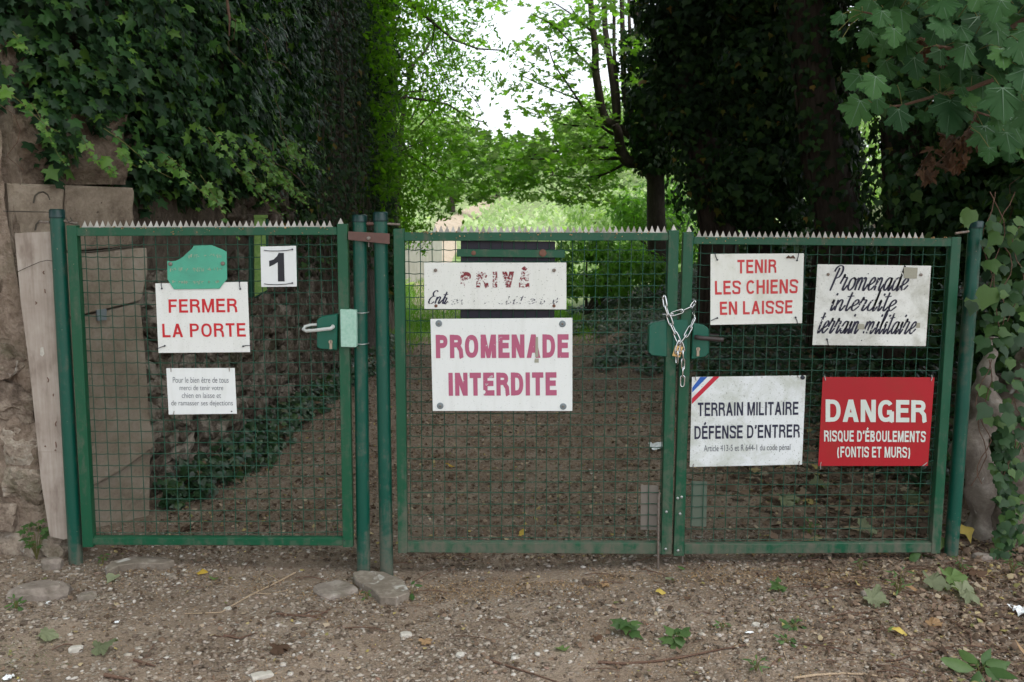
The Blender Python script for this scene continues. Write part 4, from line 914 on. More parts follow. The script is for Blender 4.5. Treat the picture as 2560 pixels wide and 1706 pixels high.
# ================================================================== THE GATES
GY = 4.08                                                # front face of the frames
def bar(parent, name, quad, mat, Y=GY, depth=.04, bev=.002):
    mb = MB(); f, b = slab(quad, Y, depth); mb.prism(f, b); return mb.build(name, mat, parent, bev)
def gate(name, label, stL, stR, top, bot, spikes, mat, group, inner):
    (lx0, lx1, ly0), (lb0, lb1, lyb) = stL; (rx0, rx1, ry0), (rb0, rb1, ryb) = stR
    base = P((lb0+rb1)/2, (lyb+ryb)/2, GY); g = thing(name, label, 'gate', base, group)
    bar(g, 'stile', [(lb0, lyb), (lb1, lyb), (lx1, ly0), (lx0, ly0)], mat); bar(g, 'stile', [(rb0, ryb), (rb1, ryb), (rx1, ry0), (rx0, ry0)], mat)
    for nm, (yl0, yl1, yr0, yr1) in (('top_rail', top), ('bottom_rail', bot)):
        def ex(a0, a1, y, x0, x1):                       # stile inner edge at height y
            return a0+(a1-a0)*(y-x0)/(x1-x0)
        L0 = ex(lx1, lb1, yl0, ly0, lyb); L1 = ex(lx1, lb1, yl1, ly0, lyb); R0 = ex(rx0, rb0, yr0, ry0, ryb); R1 = ex(rx0, rb0, yr1, ry0, ryb)
        bar(g, nm, [(L1, yl1), (R1, yr1), (R0, yr0), (L0, yl0)], mat, GY+.002, .036)
        if nm == 'bottom_rail':
            bar(g, 'ledge', [(L0, yl0), (R0, yr0), (R0, yr0-3), (L0, yl0-3)], mat, GY+.012, .026, .001)
    # mesh: crimped horizontal wires, straight verticals
    q = [P(x, y, GY+.03) for x, y in inner]             # TL TR BR BL
    mb = MB(); W_ = (q[1]-q[0]).length; H_ = (q[0]-q[3]).length
    def U(u, v): return q[0]*(1-u)*(1-v)+q[1]*u*(1-v)+q[2]*u*v+q[3]*(1-u)*v
    n = int(W_/.05); u0 = (W_-n*.05)/2/W_+.004; ph = random.random()
    for i in range(n+1):
        u = u0+i*.05/W_+random.uniform(-.0006, .0006); bow = random.gauss(0, .0022)
        mb.tube([U(u, -.01), U(u+bow, .35), U(u-bow, .7), U(u, 1.01)], .0019, 5, caps=False)
    m_ = int(H_/.05)
    for j in range(1, m_+1):
        v = (j*.0505-.004)/H_
        if v > .995: break
        pts = []; st = n*6; sg_ = random.gauss(-.001, .0018)
        for k in range(st+1):
            t = k/st*n; uu = u0+t*.05/W_; w = math.cos(2*math.pi*(t)); dz = .0032*abs(math.sin(math.pi*t))*1.0
            p = U(uu, v)+Vector((0, -.0022*w, -dz+.0015+sg_*math.sin(math.pi*k/st))); pts.append(p)
        pts = [U(-.004, v)]+pts+[U(1.004, v)]
        mb.tube(pts, .0019, 5, caps=False)
    mb.build('wire_mesh', M['meshwire'], g)
    if spikes:
        x0, x1, y0, y1, h = spikes; mb = MB(); nt_ = int(round((x1-x0)/15.05))
        for i in range(nt_):
            xa = x0+(x1-x0)*i/nt_; xb_ = x0+(x1-x0)*(i+1)/nt_; xm = (xa+xb_)/2+random.uniform(-.4, .4); f_ = (i+.5)/nt_; yb = y0+(y1-y0)*f_
            lean = random.uniform(-.002, .002); tip = P(xm, yb-h*random.uniform(.93, 1.04), GY+.02)+Vector((0, lean*3, 0)); a = P(xa+1, yb+1, GY+.02); b = P(xb_-1, yb+1, GY+.02)
            mb.prism([a, b, tip], [a+Vector((0, .0015, 0)), b+Vector((0, .0015, 0)), tip+Vector((0, .0015, 0))])
        f, b = slab([(x0, y0+4), (x1, y1+4), (x1, y1-.5), (x0, y0-.5)], GY+.0202, .0012); mb.prism(f, b)
        mb.build('spike_strip', M['spike'], g)
    return g
g1 = gate('pedestrian_gate', 'left single green mesh gate with a light grey looped handle', ((165, 190, 564), (206, 233, 1369)), ((842, 868, 560), (857, 882, 1369)),
          (569, 591, 568, 588), (1345, 1363, 1347, 1365), (204, 832, 567, 566, 15), M['green_l'], 'green wire mesh gates', [(196, 586), (840, 585), (855, 1348), (236, 1350)])
g2 = gate('double_gate', 'middle green mesh gate leaf carrying the large mauve-lettered sign', ((983, 1010, 572), (995, 1018, 1384)), ((1672, 1698, 576), (1653, 1679, 1387)),
          (581, 603, 582.5, 602), (1357, 1382, 1359, 1386), (1080, 1668, 580, 581, 16), M['green'], 'green wire mesh gates', [(1014, 598), (1669, 598), (1650, 1360), (1021, 1360)])
g3 = gate('double_gate', 'right green mesh gate leaf with four signs and a dark bar handle', ((1709, 1735, 581), (1684, 1710, 1391)), ((2380, 2404, 593), (2328, 2351, 1385)),
          (593, 611, 596, 617), (1362, 1386, 1358, 1382), (1740, 2312, 592, 597, 16), M['green'], 'green wire mesh gates', [(1738, 606), (2377, 610), (2326, 1360), (1713, 1364)])
# extra mesh-holding lip, spike on stile caps, screws
def screw(parent, px, py, r=.005, mat='galv', Y=GY, d=.002, name='screw'):
    mb = MB(); mb.disc(P(px, py, Y), r, d, 14, dome=.0018); return mb.build(name, M[mat], parent)
for px, py in [(1666, 1280), (1664, 1373), (1700, 1285), (1695, 1377), (1704, 1243), (1694, 1246)]: screw(g2 if px < 1682 else g3, px, py, .006)
for px, py in [(858, 1262), (861, 1352)]: screw(g1, px, py, .003, 'wire', d=.0004)
for g_, px, py in [(g1, 852, 560), (g2, 1684, 576), (g3, 1722, 580)]:
    mb = MB(); c = P(px, py, GY+.02); w = .011
    mb.add([c+Vector((-w, -w, 0)), c+Vector((w, -w, 0)), c+Vector((w, w, 0)), c+Vector((-w, w, 0)), c+Vector((0, 0, .025))], [(0, 1, 4), (1, 2, 4), (2, 3, 4), (3, 0, 4)])
    mb.build('point', M['spike'], g_)
# dried flower bits on top rails
mb_ = {}
for g_, x0, x1, y in [(g1, 200, 840, 572), (g2, 1015, 1668, 583), (g3, 1738, 2376, 597)]:
    N = 130; px = rng.uniform(x0, x1, N); pos = np.array([tuple(P(a, y-1+rr(-4, 14) if random.random() < .45 else y-2, GY-.001 if random.random() < .6 else GY+.012)) for a in px])
    leaf_obj('debris', [leaves(pos, rand_dir(N, (0, -.6, .5), .6), rand_dir(N), rng.uniform(.003, .010, N), CRUMB)], M['husk'], g_)
# round posts
def post(label, tx0, tx1, ty, bx0, bx1, by, capy, Y, hingey=None, side=1, group='round green gate posts'):
    a = P((tx0+tx1)/2, ty, Y); b = P((bx0+bx1)/2, by, Y); r = .0295
    b.z = min(b.z, hz(b.x, b.y))-.05; t = thing('gate_post', label, 'post', (b.x, b.y, b.z+.05), group); capz = P((tx0+tx1)/2, capy, Y).z
    d = (a-b); cp = b+d*((capz-b.z)/d.z); mb = MB()
    mb.tube([b, b.lerp(cp, .33), b.lerp(cp, .66), cp], r, 32); mb.build('pole', M['post'], t)
    mb = MB(); mb.tube([cp-Vector((0, 0, .002)), cp+(a-cp)*.04, cp+(a-cp)*.12, cp+(a-cp)*.9, a, a+Vector((0, 0, .0015))], [r+.0015, r+.0035, r+.0025, r+.002, r-.001, r*.82], 32); mb.build('cap', M['cap'], t)
    return t
pA = post('leftmost round green post, beside the leaning pale board', 124, 160, 524, 173, 208, 1414, 545, 4.11)
pB = post('left one of the paired round green posts, with wire rings round it', 881, 917, 538, 894, 924, 1438, 555, 4.11)
pC = post('right one of the paired round green posts, with the dustier foot', 933, 969, 531, 950, 984, 1437, 553, 4.11)
pD = post('rightmost round green post, leaning outward beside the ivy', 2421, 2459, 553, 2360, 2393, 1391, 570, 4.14)
for g_, pts in [(g1, [(100, 555), (124, 556)]), (g1, [(160, 553), (178, 557), (195, 560)]), (g2, [(968, 560), (1000, 562)]), (g3, [(2388, 584), (2422, 579)])]:
    mb = MB(); mb.tube([P(x, y, 4.11) for x, y in pts], .006, 10); mb.build('hinge_pin', M['bolt'], g_)
mb = MB(); mb.tube([P(164, 545, 4.09), P(172, 556, 4.075), P(180, 552, 4.08), P(176, 545, 4.09)], .003, 6); mb.build('hinge_clip', M['wire_old'], g1)
# clamp joining the paired posts
t = thing('post_clamp', 'brown painted steel clamp strap joining the paired posts', 'clamp', P(921, 611, 4.08))
mb = MB(); f, b = slab([(870, 600), (974, 611), (974, 584), (870, 579)], 4.066, .005); mb.prism(f, b); mb.build('strap', M['clamp'], t, .001)
mb = MB(); f, b = slab([(872, 600), (972, 611), (972, 586), (872, 581)], 4.148, .005); mb.prism(f, b); mb.build('strap', M['clamp'], t, .001)
screw(t, 922, 596, .0085, 'bolt', 4.066, .005, 'bolt')
mb = MB(); mb.tube([P(917, 560, 4.11), P(935, 560, 4.11)], .008, 8); mb.build('spacer', M['clamp'], t)
mb = MB(); mb.tube([P(922, 607, 4.064), P(922, 618, 4.064)], .002, 6); mb.build('pin', M['bolt'], t)
# wires at the left post
def wire_thing(label, pts, r, mat='wire_old'):
    p0 = pts[0]; mb = MB(); mb.tube(pts, r, 6); return props(mb.build('tie_wire', M[mat], None, 0, p0), label, 'wire')
wire_thing('twisted grey wire from the rubble wall to the top of the leftmost post', [P(8, 528, 4.14), P(22, 529, 4.14), P(45, 529, 4.12), P(90, 530, 4.10), P(124, 531, 4.09)], [.002, .003, .003, .003, .0015])
wire_thing('thin dark wire slanting across the pale board to the leftmost post', [P(44, 680, 4.118), P(70, 668, 4.118), P(100, 655, 4.10), P(118, 651, 4.08), P(131, 653, 4.08)], .0016)
# pale board
bq = [(36, 584), (128, 578), (200, 1345), (122, 1346)]
bd = thing('board', 'pale weathered wooden board leaning beside the leftmost post', 'board', P(150, 1346, 4.145))
mb = MB(); f, b = slab([(36, 584), (60, 582), (95, 581), (140, 578), (150, 700), (180, 1000), (202, 1340), (160, 1350), (124, 1342), (102, 1202), (86, 1040), (71, 900), (52, 760)], 4.13, .02); mb.prism(f, b); mb.build('plank', M['plank'], bd, .001)
for px, py, h in [(112, 728, 10), (88, 758, 6), (118, 950, 12), (134, 988, 6), (141, 1060, 12), (139, 1112, 14), (139, 1126, 3), (114, 1116, 3), (110, 682, 8)]:
    mb = MB(); mb.tube([P(px, py-h/2, 4.1285), P(px+rr(-4, 4), py, 4.127), P(px+rr(-2, 2), py+h/2, 4.1285)], .0018, 5); mb.build('nail', M['rust'], bd)
bd2 = MB(); f, b = slab([(101, 870), (108, 868), (111, 885), (106, 892), (100, 888)], 4.1292, .0004); bd2.prism(f, b); bd2.build('paint_splash', M['whitestone'], bd)
# embedded rings on the pier
mb = MB(); mb.tube([PP(x, y, A, B)+nrm*.006 for x, y in [(82, 508), (86, 490), (95, 482), (106, 480), (117, 487), (122, 500)]], .004, 6); mb.build('iron_ring', M['wire_old'], pier)
mb = MB(); mb.tube([PP(x, y, A, B)+nrm*.006 for x, y in [(86, 576), (89, 562), (98, 552)]], .004, 6); mb.build('iron_ring', M['wire_old'], pier)
mb = MB(); mb.tube([PP(x, y, A, B)+nrm*.012 for x, y in [(201, 631), (230, 629), (280, 624), (290, 621), (334, 616)]], .0045, 6); mb.build('iron_rod', M['wire_old'], pier)
mb = MB(); f = [PP(x, y, A, B)+nrm*.015 for x, y in [(237, 775), (262, 772), (262, 800), (240, 802)]]; mb.prism(f, [v-nrm*.01 for v in f]); mb.build('metal_tag', M['washer'], pier)
# ---- locks
def outline_box(parent, name, poly, Y, depth, mat, bev=.003):
    mb = MB(); f, b = slab(poly, Y, depth); mb.prism(f, b); return mb.build(name, M[mat], parent, bev)
outline_box(g1, 'lock_case', [(792, 868), (800, 873), (842, 876), (844, 785), (800, 793), (792, 801)], GY-.012, .06, 'lock')
outline_box(g1, 'lock_keep_box', [(852, 868), (889, 869), (892, 866), (891, 776), (850, 774)], GY-.026, .05, 'galvbox', .002)
mb = MB(); mb.tube([P(832, 817, GY-.012), P(832, 818, GY-.045), P(826, 822, GY-.055), P(790, 826, GY-.055), P(766, 828, GY-.052), P(758, 824, GY-.04), P(762, 817, GY-.03), P(775, 813, GY-.012), P(792, 812, GY+.0)], [.009, .0085, .008, .0075, .0075, .007, .0065, .006, .006], 12)
mb.build('handle', M['handle_w'], g1)
def cylinder(parent, px, py, Y, s=1.0):
    mb = MB(); mb.disc(P(px, py+2, Y), .022*s, .003, 24); mb.build('escutcheon', M['lock'], parent)
    mb = MB(); mb.disc(P(px, py-5, Y-.003), .0085*s, .006, 16); f, b = slab([(px-3.2, py+13), (px+3.2, py+13), (px+3.2, py-5), (px-3.2, py-5)], Y-.0085, .006); mb.prism(f, b)
    o = mb.build('lock_cylinder', M['cyl'], parent)
    mb = MB(); f, b = slab([(px-.7, py-1), (px+.7, py-1), (px+.7, py-9), (px-.7, py-9)], Y-.0095, .001); mb.prism(f, b); mb.build('keyhole', M['wire'], o)
cylinder(g1, 827, 860, GY-.012)
for yy in (782, 860):
    mb = MB(); c = pB.location; pts = []
    for k in range(15):
        a = math.radians(-150+k*13.5); z = P(900, yy, 4.11).z; xx = P(901, yy, 4.11).x
        pts.append(Vector((xx+.033*math.sin(a+math.pi/2+.35)*1.0, 4.11-.034*math.cos(a+math.pi/2+.35)*1.0, z)))
    pts = [P(891, yy, 4.07), P(897, yy+1, 4.068), P(905, yy+1.5, 4.066), P(913, yy+1, 4.07), P(920, yy-.5, 4.09), P(922, yy-1.5, 4.12)]
    mb.tube(pts, .0022, 8); mb.build('wire_ring', M['galv'], pB)
outline_box(g2, 'lock_case', [(1622, 882), (1630, 889), (1668, 893), (1668, 801), (1630, 809), (1623, 815)], GY-.004, .05, 'lock')
outline_box(g3, 'lock_plate', [(1681, 898), (1716, 898), (1720, 800), (1683, 800)], GY-.01, .008, 'lock', .001)
outline_box(g3, 'lock_case', [(1729, 899), (1764, 892), (1772, 883), (1772, 823), (1764, 815), (1733, 808)], GY-.012, .055, 'lock')
mb = MB(); mb.tube([P(1741, 843, GY-.010), P(1741, 843.5, GY-.048), P(1748, 845, GY-.056), P(1760, 846, GY-.056), P(1808, 850, GY-.055)], [.010, .010, .010, .0095, .009], 12)
mb.build('handle', M['handle_b'], g3); mb = MB(); mb.tube([P(1765, 838, GY+.045), P(1795, 840, GY+.06)], .009, 8); mb.build('handle', M['handle_b'], g3); cylinder(g3, 1745, 878, GY-.012)
# plates behind the mesh at the foot of both leaves, drop bolts
bar(g2, 'receiver_plate', [(1601, 1325), (1647, 1326), (1646, 1214), (1602, 1213)], M['plate'], GY+.036, .003, .001)
bar(g3, 'receiver_plate', [(1725, 1316), (1766, 1318), (1768, 1204), (1728, 1203)], M['greyplate_green'], GY+.036, .003, .001)
mb = MB(); mb.tube([P(1650, 1232, GY-.006), P(1647, 1240, GY-.006), P(1646, 1300, GY-.006), P(1645, 1422, GY-.006)], .0055, 10); mb.build('drop_bolt', M['bolt'], g2)
mb = MB(); mb.tube([P(1706, 1385, GY+.02), P(1706, 1418, GY+.02)], .0055, 10); mb.build('drop_bolt', M['bolt'], g3)
# backing board and crossbar of the middle leaf
bar(g2, 'backing_board', [(1151, 796), (1386, 796), (1388, 604), (1152, 602)], M['navy'], GY+.037, .008, .001)
bar(g2, 'crossbar', [(1142, 642), (1412, 645), (1412, 626), (1142, 623)], M['green'], GY+.012, .012, .001)
for px, r in ((1184, .010), (1357, .016)): screw(g2, px, 633, r, 'rust', GY+.012, .003, 'bolt')

# ---- chain and padlock
def link_mesh():
    mb = MB(); pts = []; L, Wd, r = .0255, .0105, .0032
    for k in range(20):
        a = 2*math.pi*k/20; x = Wd*math.cos(a)*.82; z = math.sin(a)
        pts.append(Vector((x, 0, (L-Wd)*(1 if z > 0 else -1)+Wd*z) if abs(z) > 1e-6 else (x, 0, 0)))
    mb.tube(pts, r, 8, closed=True); o = mb.build('link', M['chain']); me = o.data; bpy.data.objects.remove(o); return me
LM = link_mesh()
ch = thing('chain', 'shiny steel chain looped round the two middle stiles', 'chain', P(1700, 950, GY))
def C8(x, y, dy): return P(1440+x/3.408, 540+y/3.408, GY+dy)
def run_chain(pts):
    L = [(pts[i+1]-pts[i]).length for i in range(len(pts)-1)]; tot = sum(L); n = max(1, round(tot/.0395)); s = 0
    for i in range(n):
        def at(d):
            k = 0
            while k < len(L)-1 and d > L[k]: d -= L[k]; k += 1
            return pts[k].lerp(pts[k+1], min(1, d/L[k]))
        a, b = at(tot*i/n), at(tot*(i+1)/n); o = link('link', LM, ch); o.location = (a+b)/2-ch.location
        q = (b-a).to_track_quat('Z', 'Y'); o.rotation_mode = 'QUATERNION'
        from mathutils import Quaternion
        o.rotation_quaternion = q @ Quaternion((0, 0, 1), math.radians((15 if i % 2 else 95)+rr(-12, 12)))
        sc = (b-a).length/.0395; o.scale = (1, 1, sc)
run_chain([C8(750, 690, -.004), C8(755, 740, -.01), C8(775, 820, -.012), C8(810, 920, -.014), C8(845, 1000, -.016), C8(878, 1075, -.02)])
run_chain([C8(1015, 730, .01), C8(1015, 755, -.008), C8(945, 795, -.014), C8(870, 825, -.014), C8(790, 845, -.010), C8(745, 842, .01)])
run_chain([C8(995, 820, .02), C8(1015, 860, -.006), C8(985, 930, -.012), C8(945, 1010, -.016), C8(890, 1090, -.02)])
run_chain([C8(880, 1080, -.026), C8(858, 1140, -.028), C8(860, 1250, -.026)])
run_chain([C8(890, 1080, -.022), C8(912, 1160, -.022), C8(912, 1300, -.02), C8(906, 1445, -.02)])
run_chain([C8(750, 690, -.002), C8(765, 700, .02), C8(860, 735, .05), C8(960, 735, .05), C8(1012, 735, .01)])
pk = thing('padlock', 'brass padlock hanging in the chain between the two middle stiles', 'padlock', C8(868, 1205, -.015))
mb = MB(); f = [C8(x, y, -.024) for x, y in [(820, 1195), (888, 1208), (915, 1118), (848, 1104)]]; mb.prism(f, [v+Vector((0, .012, 0)) for v in f]); mb.build('padlock_body', M['brass'], pk, .0015)
mb = MB(); mb.tube([C8(858, 1112, -.018), C8(862, 1075, -.018), C8(878, 1055, -.018), C8(895, 1060, -.018), C8(902, 1085, -.018), C8(900, 1118, -.018)], .0028, 8); mb.build('shackle', M['chain'], pk)
mb = MB()
for yy in (1130, 1155, 1180): f, b = slab([(1440+(870)/3.408, 540+(yy+8)/3.408), (1440+890/3.408, 540+(yy+11)/3.408), (1440+892/3.408, 540+(yy)/3.408), (1440+872/3.408, 540+(yy-3)/3.408)], GY-.0255, .001); mb.prism(f, b)
mb.build('number_wheel', M['handle_b'], pk)

# ================================================================== SIGNS
def text_geo(s, offset=0.0, shear=0.0, spacing=1.0):
    cu = bpy.data.curves.new('lettering', 'FONT'); cu.body = s; cu.offset = offset; cu.resolution_u = 4; cu.shear = shear; cu.space_character = spacing
    cu.fill_mode = 'FRONT'; ob = bpy.data.objects.new('lettering', cu); me = bpy.data.meshes.new_from_object(ob)
    V = np.array([tuple(v.co) for v in me.vertices]); F = [tuple(p.vertices) for p in me.polygons]
    bpy.data.meshes.remove(me); bpy.data.objects.remove(ob); bpy.data.curves.remove(cu)
    lo, hi = V.min(0), V.max(0); V = (V-lo)/np.maximum(hi-lo, 1e-6); return V, F
def quadmap(q, u, v): # q: TL TR BR BL px ; u right, v up
    x = (q[0][0]*(1-u)+q[1][0]*u)*v+(q[3][0]*(1-u)+q[2][0]*u)*(1-v); y = (q[0][1]*(1-u)+q[1][1]*u)*v+(q[3][1]*(1-u)+q[2][1]*u)*(1-v); return x, y
def lettering(sign, s, q, mat, Y, offset=0.0, spacing=1.0, lift=.0012):
    V, F = text_geo(s, offset, 0, spacing); mb = MB()
    mb.add([P(*quadmap(q, v[0], v[1]), Y-lift) for v in V], F); return mb.build('lettering', mat, sign)
# ---- grotesque capitals built from strokes: centre lines in a cap height of 1, w = stroke width
def arc(cx, cy, rx, ry, a0, a1, n=14, e=2.35):
    out = []
    for i in range(n+1):
        a = math.radians(a0+(a1-a0)*i/n); c, s_ = math.cos(a), math.sin(a)
        out.append((cx+rx*math.copysign(abs(c)**(2/e), c), cy+ry*math.copysign(abs(s_)**(2/e), s_)))
    return out
def glyph(c, w):
    h = w/2; D = 'D'                                     # 'D' marks a diagonal with level ends
    if c == 'E': return .60, [[(h, 0), (h, 1)], [(w, 1-h), (.60, 1-h)], [(w, .53), (.56, .53)], [(w, h), (.61, h)]]
    if c == 'F': return .57, [[(h, 0), (h, 1)], [(w, 1-h), (.58, 1-h)], [(w, .51), (.53, .51)]]
    if c == 'L': return .55, [[(h, 0), (h, 1)], [(w, h), (.56, h)]]
    if c == 'I': return w, [[(h, 0), (h, 1)]]
    if c == 'T': return .62, [[(0, 1-h), (.62, 1-h)], [(.31, 0), (.31, 1-w)]]
    if c == 'H': return .68, [[(h, 0), (h, 1)], [(.68-h, 0), (.68-h, 1)], [(w, .52), (.68-w, .52)]]
    if c == 'N': return .69, [[(h, 0), (h, 1)], [(.69-h, 0), (.69-h, 1)], [D, (h+.02, 1), (.69-h-.02, 0)]]
    if c == 'M': return .83, [[(h, 0), (h, 1)], [(.83-h, 0), (.83-h, 1)], [D, (h+.04, 1), (.415, 0)], [D, (.83-h-.04, 1), (.415, 0)]]
    if c == 'A': return .73, [[D, (h, 0), (.365, 1)], [D, (.73-h, 0), (.365, 1)], [(.20, .22+h), (.53, .22+h)]]
    if c == 'V': return .70, [[D, (h, 1), (.35, 0)], [D, (.70-h, 1), (.35, 0)]]
    if c == 'P': return .64, [[(h, 0), (h, 1)], [(w, 1-h), (.34, 1-h)]+arc(.34, .71, .30-h, .29-h, 90, -90, 10)+[(w, .42+h)]]
    if c == 'R': return .68, [[(h, 0), (h, 1)], [(w, 1-h), (.36, 1-h)]+arc(.36, .725, .30-h, .275-h, 90, -90, 10)+[(w, .45+h)], [(.42, .45+h), (.52, .42), (.585, .34), (.60, .2), (.61, .06), (.635, 0)]]
    if c == 'B': return .66, [[(h, 0), (h, 1)], [(w, 1-h), (.34, 1-h)]+arc(.34, .755, .28-h, .245-h, 90, -90, 10)+[(w, .51+h)], [(w, .51), (.36, .51)]+arc(.36, .265+.0, .29-h, .265-h+.02, 90, -90, 10)+[(w, h)]]
    if c == 'D': return .69, [[(h, 0), (h, 1)], [(w, 1-h), (.30, 1-h)]+arc(.30, .5, .39-h, .5-h, 90, -90, 14)+[(w, h)]]
    if c in 'OQ':
        g = [arc(.37, .5, .37-h, .5-h, 0, 360, 30)]
        if c == 'Q': g.append([(.42, .24), (.68, -.02)])
        return .74, g
    if c == 'C': return .70, [arc(.365, .5, .365-h, .5-h, 38, 322, 26)]
    if c == 'G': return .74, [arc(.37, .5, .37-h, .5-h, 40, 300, 24)+[(.60, .10), (.74-h, .22)], [(.74-h, .0), (.74-h, .48)], [(.42, .44), (.74-h, .44)]]
    if c == 'U': return .68, [[(h, 1), (h, .34)]+arc(.34, .34, .34-h, .34-h, 180, 360, 14)+[(.68-h, .34), (.68-h, 1)]]
    if c == 'S': return .66, [[(.635, .70), (.62, .80), (.55, .90-h*.3), (.44, 1-h), (.30, 1-h), (.15, 1-h-.01), (h+.01, .86), (h-.0, .74), (h+.03, .62), (.20, .56), (.33, .52), (.47, .48), (.61-h*.4, .42), (.66-h, .28), (.65-h, .15), (.52, h+.01), (.36, h), (.20, h), (.09, .13), (h-.03, .22), (h-.04, .30)]]
    if c == 'É': a, g = glyph('E', w); return a, g+[[(.24, 1.08), (.40, 1.26)]]
    if c == '’': return .2, [[(.13, 1.0), (.13, .86), (.04, .72)]]
    if c == '(': return .28, [arc(.34, .42, .30, .62, 128, 232, 10, 2)]
    if c == ')': return .28, [arc(-.06, .42, .30, .62, 52, -52, 10, 2)]
    return .3, []
def ribbon(pl, w, closed=False):
    pts = [np.array(p, float) for p in pl]; out = [pts[0]]
    for p in pts[1:]:
        if np.linalg.norm(p-out[-1]) > 1e-4: out.append(p)
    pts = out; n = len(pts)
    if closed and np.linalg.norm(pts[0]-pts[-1]) < 1e-3: pts = pts[:-1]; n -= 1
    V = []
    for i, p in enumerate(pts):
        a = pts[i]-pts[i-1] if (closed or i > 0) else pts[1]-pts[0]; b = pts[(i+1) % n]-pts[i] if (closed or i < n-1) else a
        a = a/np.linalg.norm(a); b = b/np.linalg.norm(b); m_ = a+b; m_ = m_/max(np.linalg.norm(m_), 1e-6); nn = np.array([-m_[1], m_[0]]); k = 1/max(.6, float(np.dot(nn, (-a[1], a[0]))))
        V += [p+nn*w/2*k, p-nn*w/2*k]
    F = [(2*i, 2*i+1, (2*i+3) % (2*n), (2*i+2) % (2*n)) for i in range(n if closed else n-1)]
    return V, F
def caps_geo(s, w, gap=.16):
    V = []; F = []; x = 0.0; k = 0; L = []
    for c in s:
        if c == ' ': x += .34; continue
        a, g = glyph(c, w)
        for st_ in g:
            if st_[0] == 'D':
                (x0, y0), (x1, y1) = st_[1:]; hw = w*.5*(1.04 if c in 'AV' else 1.06); v = [(x0-hw, y0), (x0+hw, y0), (x1+hw, y1), (x1-hw, y1)]; f = [(0, 1, 2, 3)]
                if c == 'M': v = [(x0-hw*.9, y0), (x0+hw*.9, y0), (x1+hw*.75, y1), (x1-hw*.75, y1)]
            else:
                cl_ = c in 'OQ' and len(st_) > 20; v, f = ribbon(st_, w*(.92 if c in 'SCGOQBDPRU' and len(st_) > 4 else 1), cl_)
            L += [.00003*(k % 10)]*len(v); V += [(p[0]+x, p[1]) for p in v]; F += [tuple(i+len(V)-len(v) for i in ff) for ff in f]; k += 1
        x += a+gap
    return V, F, x-gap, L
def caps(sgn, s, q, mat, Y, w=.17, gap=.15):
    V, F, W_, L = caps_geo(s, w, gap); mb = MB()
    mb.add([P(*quadmap(q, v[0]/W_, v[1]), Y-.0010-l) for v, l in zip(V, L)], F); return mb.build('lettering', mat, sgn)

def box4(x0, y0, x1, y1, tl=0, tr=0):  # axis-aligned px rect with small slope
    return [(x0, y0+tl), (x1, y0+tr), (x1, y1+tr), (x0, y1+tl)]
def sign(label, quad, mat, Y, thick=.003, name='sign'):
    c = P((quad[2][0]+quad[3][0])/2, (quad[2][1]+quad[3][1])/2, Y); t = thing(name, label, 'sign', c, 'signs wired to the gates')
    mb = MB(); f, b = slab([quad[3], quad[2], quad[1], quad[0]] if len(quad) == 4 else quad, Y, thick); mb.prism(f, b); mb.build('panel', mat, t, .0006); return t
def tie(sgn, pts, Y, r=.0017, mat='wire', head=True):
    mb = MB(); mb.tube([P(x, y, Y-.0035) for x, y in pts], r, 6)
    if head: mb.disc(P(*pts[-1], Y-.001), .0038, .004, 8, dome=.001)
    mb.build('wire_tie', M[mat], sgn)
YS = GY-.006
red = ink_mat('red_sign_ink', (0.60, 0.012, 0.022), .0)
red2 = ink_mat('faded_red_ink', (0.52, 0.022, 0.035), .0, 60, 3, (0.56, 0.05, 0.05))
# FERMER LA PORTE
s = sign('white sign with red letters FERMER LA PORTE on the left gate', [(388, 709), (618.5, 705), (625, 881), (396, 883)], sign_mat('white_enamel_a', (.76, .77, .75), amount=.25, lo=.6, seed=1), YS)
caps(s, 'FERMER', [(421, 749), (592, 746.5), (593, 781), (422, 782.5)], red, YS, .165)
caps(s, 'LA PORTE', [(405, 810), (613, 808), (614.5, 842), (406.5, 844)], red, YS, .165)
tie(s, [(403, 703), (403, 715), (405, 722)], YS); tie(s, [(598, 700), (599, 715), (601, 723)], YS); tie(s, [(391, 873), (403, 868), (412, 865)], YS); tie(s, [(628, 864), (615, 864), (608, 866)], YS)
# number 1
s = sign('small white plate with a bold black number 1 on the left gate', [(651, 617), (740, 615), (742, 717), (653, 718)], sign_mat('white_enamel_b', (.74, .76, .77), amount=.1, lo=.7, speck=.7, seed=2), YS)
blk = ink_mat('black_ink', (.010, .010, .018))
mb = MB(); one = [(672, 652), (690, 644), (700, 632), (710, 632), (712, 704), (695, 704), (694, 656), (683, 664), (673, 667)]
one = [(480+x/3.92, 500+y/3.92) for x, y in [(755, 598), (800, 585), (835, 550), (848, 520), (900, 520), (908, 800), (842, 800), (840, 612), (800, 636), (758, 656)]]
mb.add([P(x, y, YS-.0012) for x, y in one], [(0, 1, 8, 9), (1, 2, 7, 8), (2, 3, 4, 7), (4, 5, 6, 7)]); mb.build('lettering', blk, s)
for yy, d in ((626, 0), (710, -1)):
    tie(s, [(660, yy), (672, yy+1.6), (695, yy+1.8), (715, yy+.6), (731, yy-2)], YS, .0016)
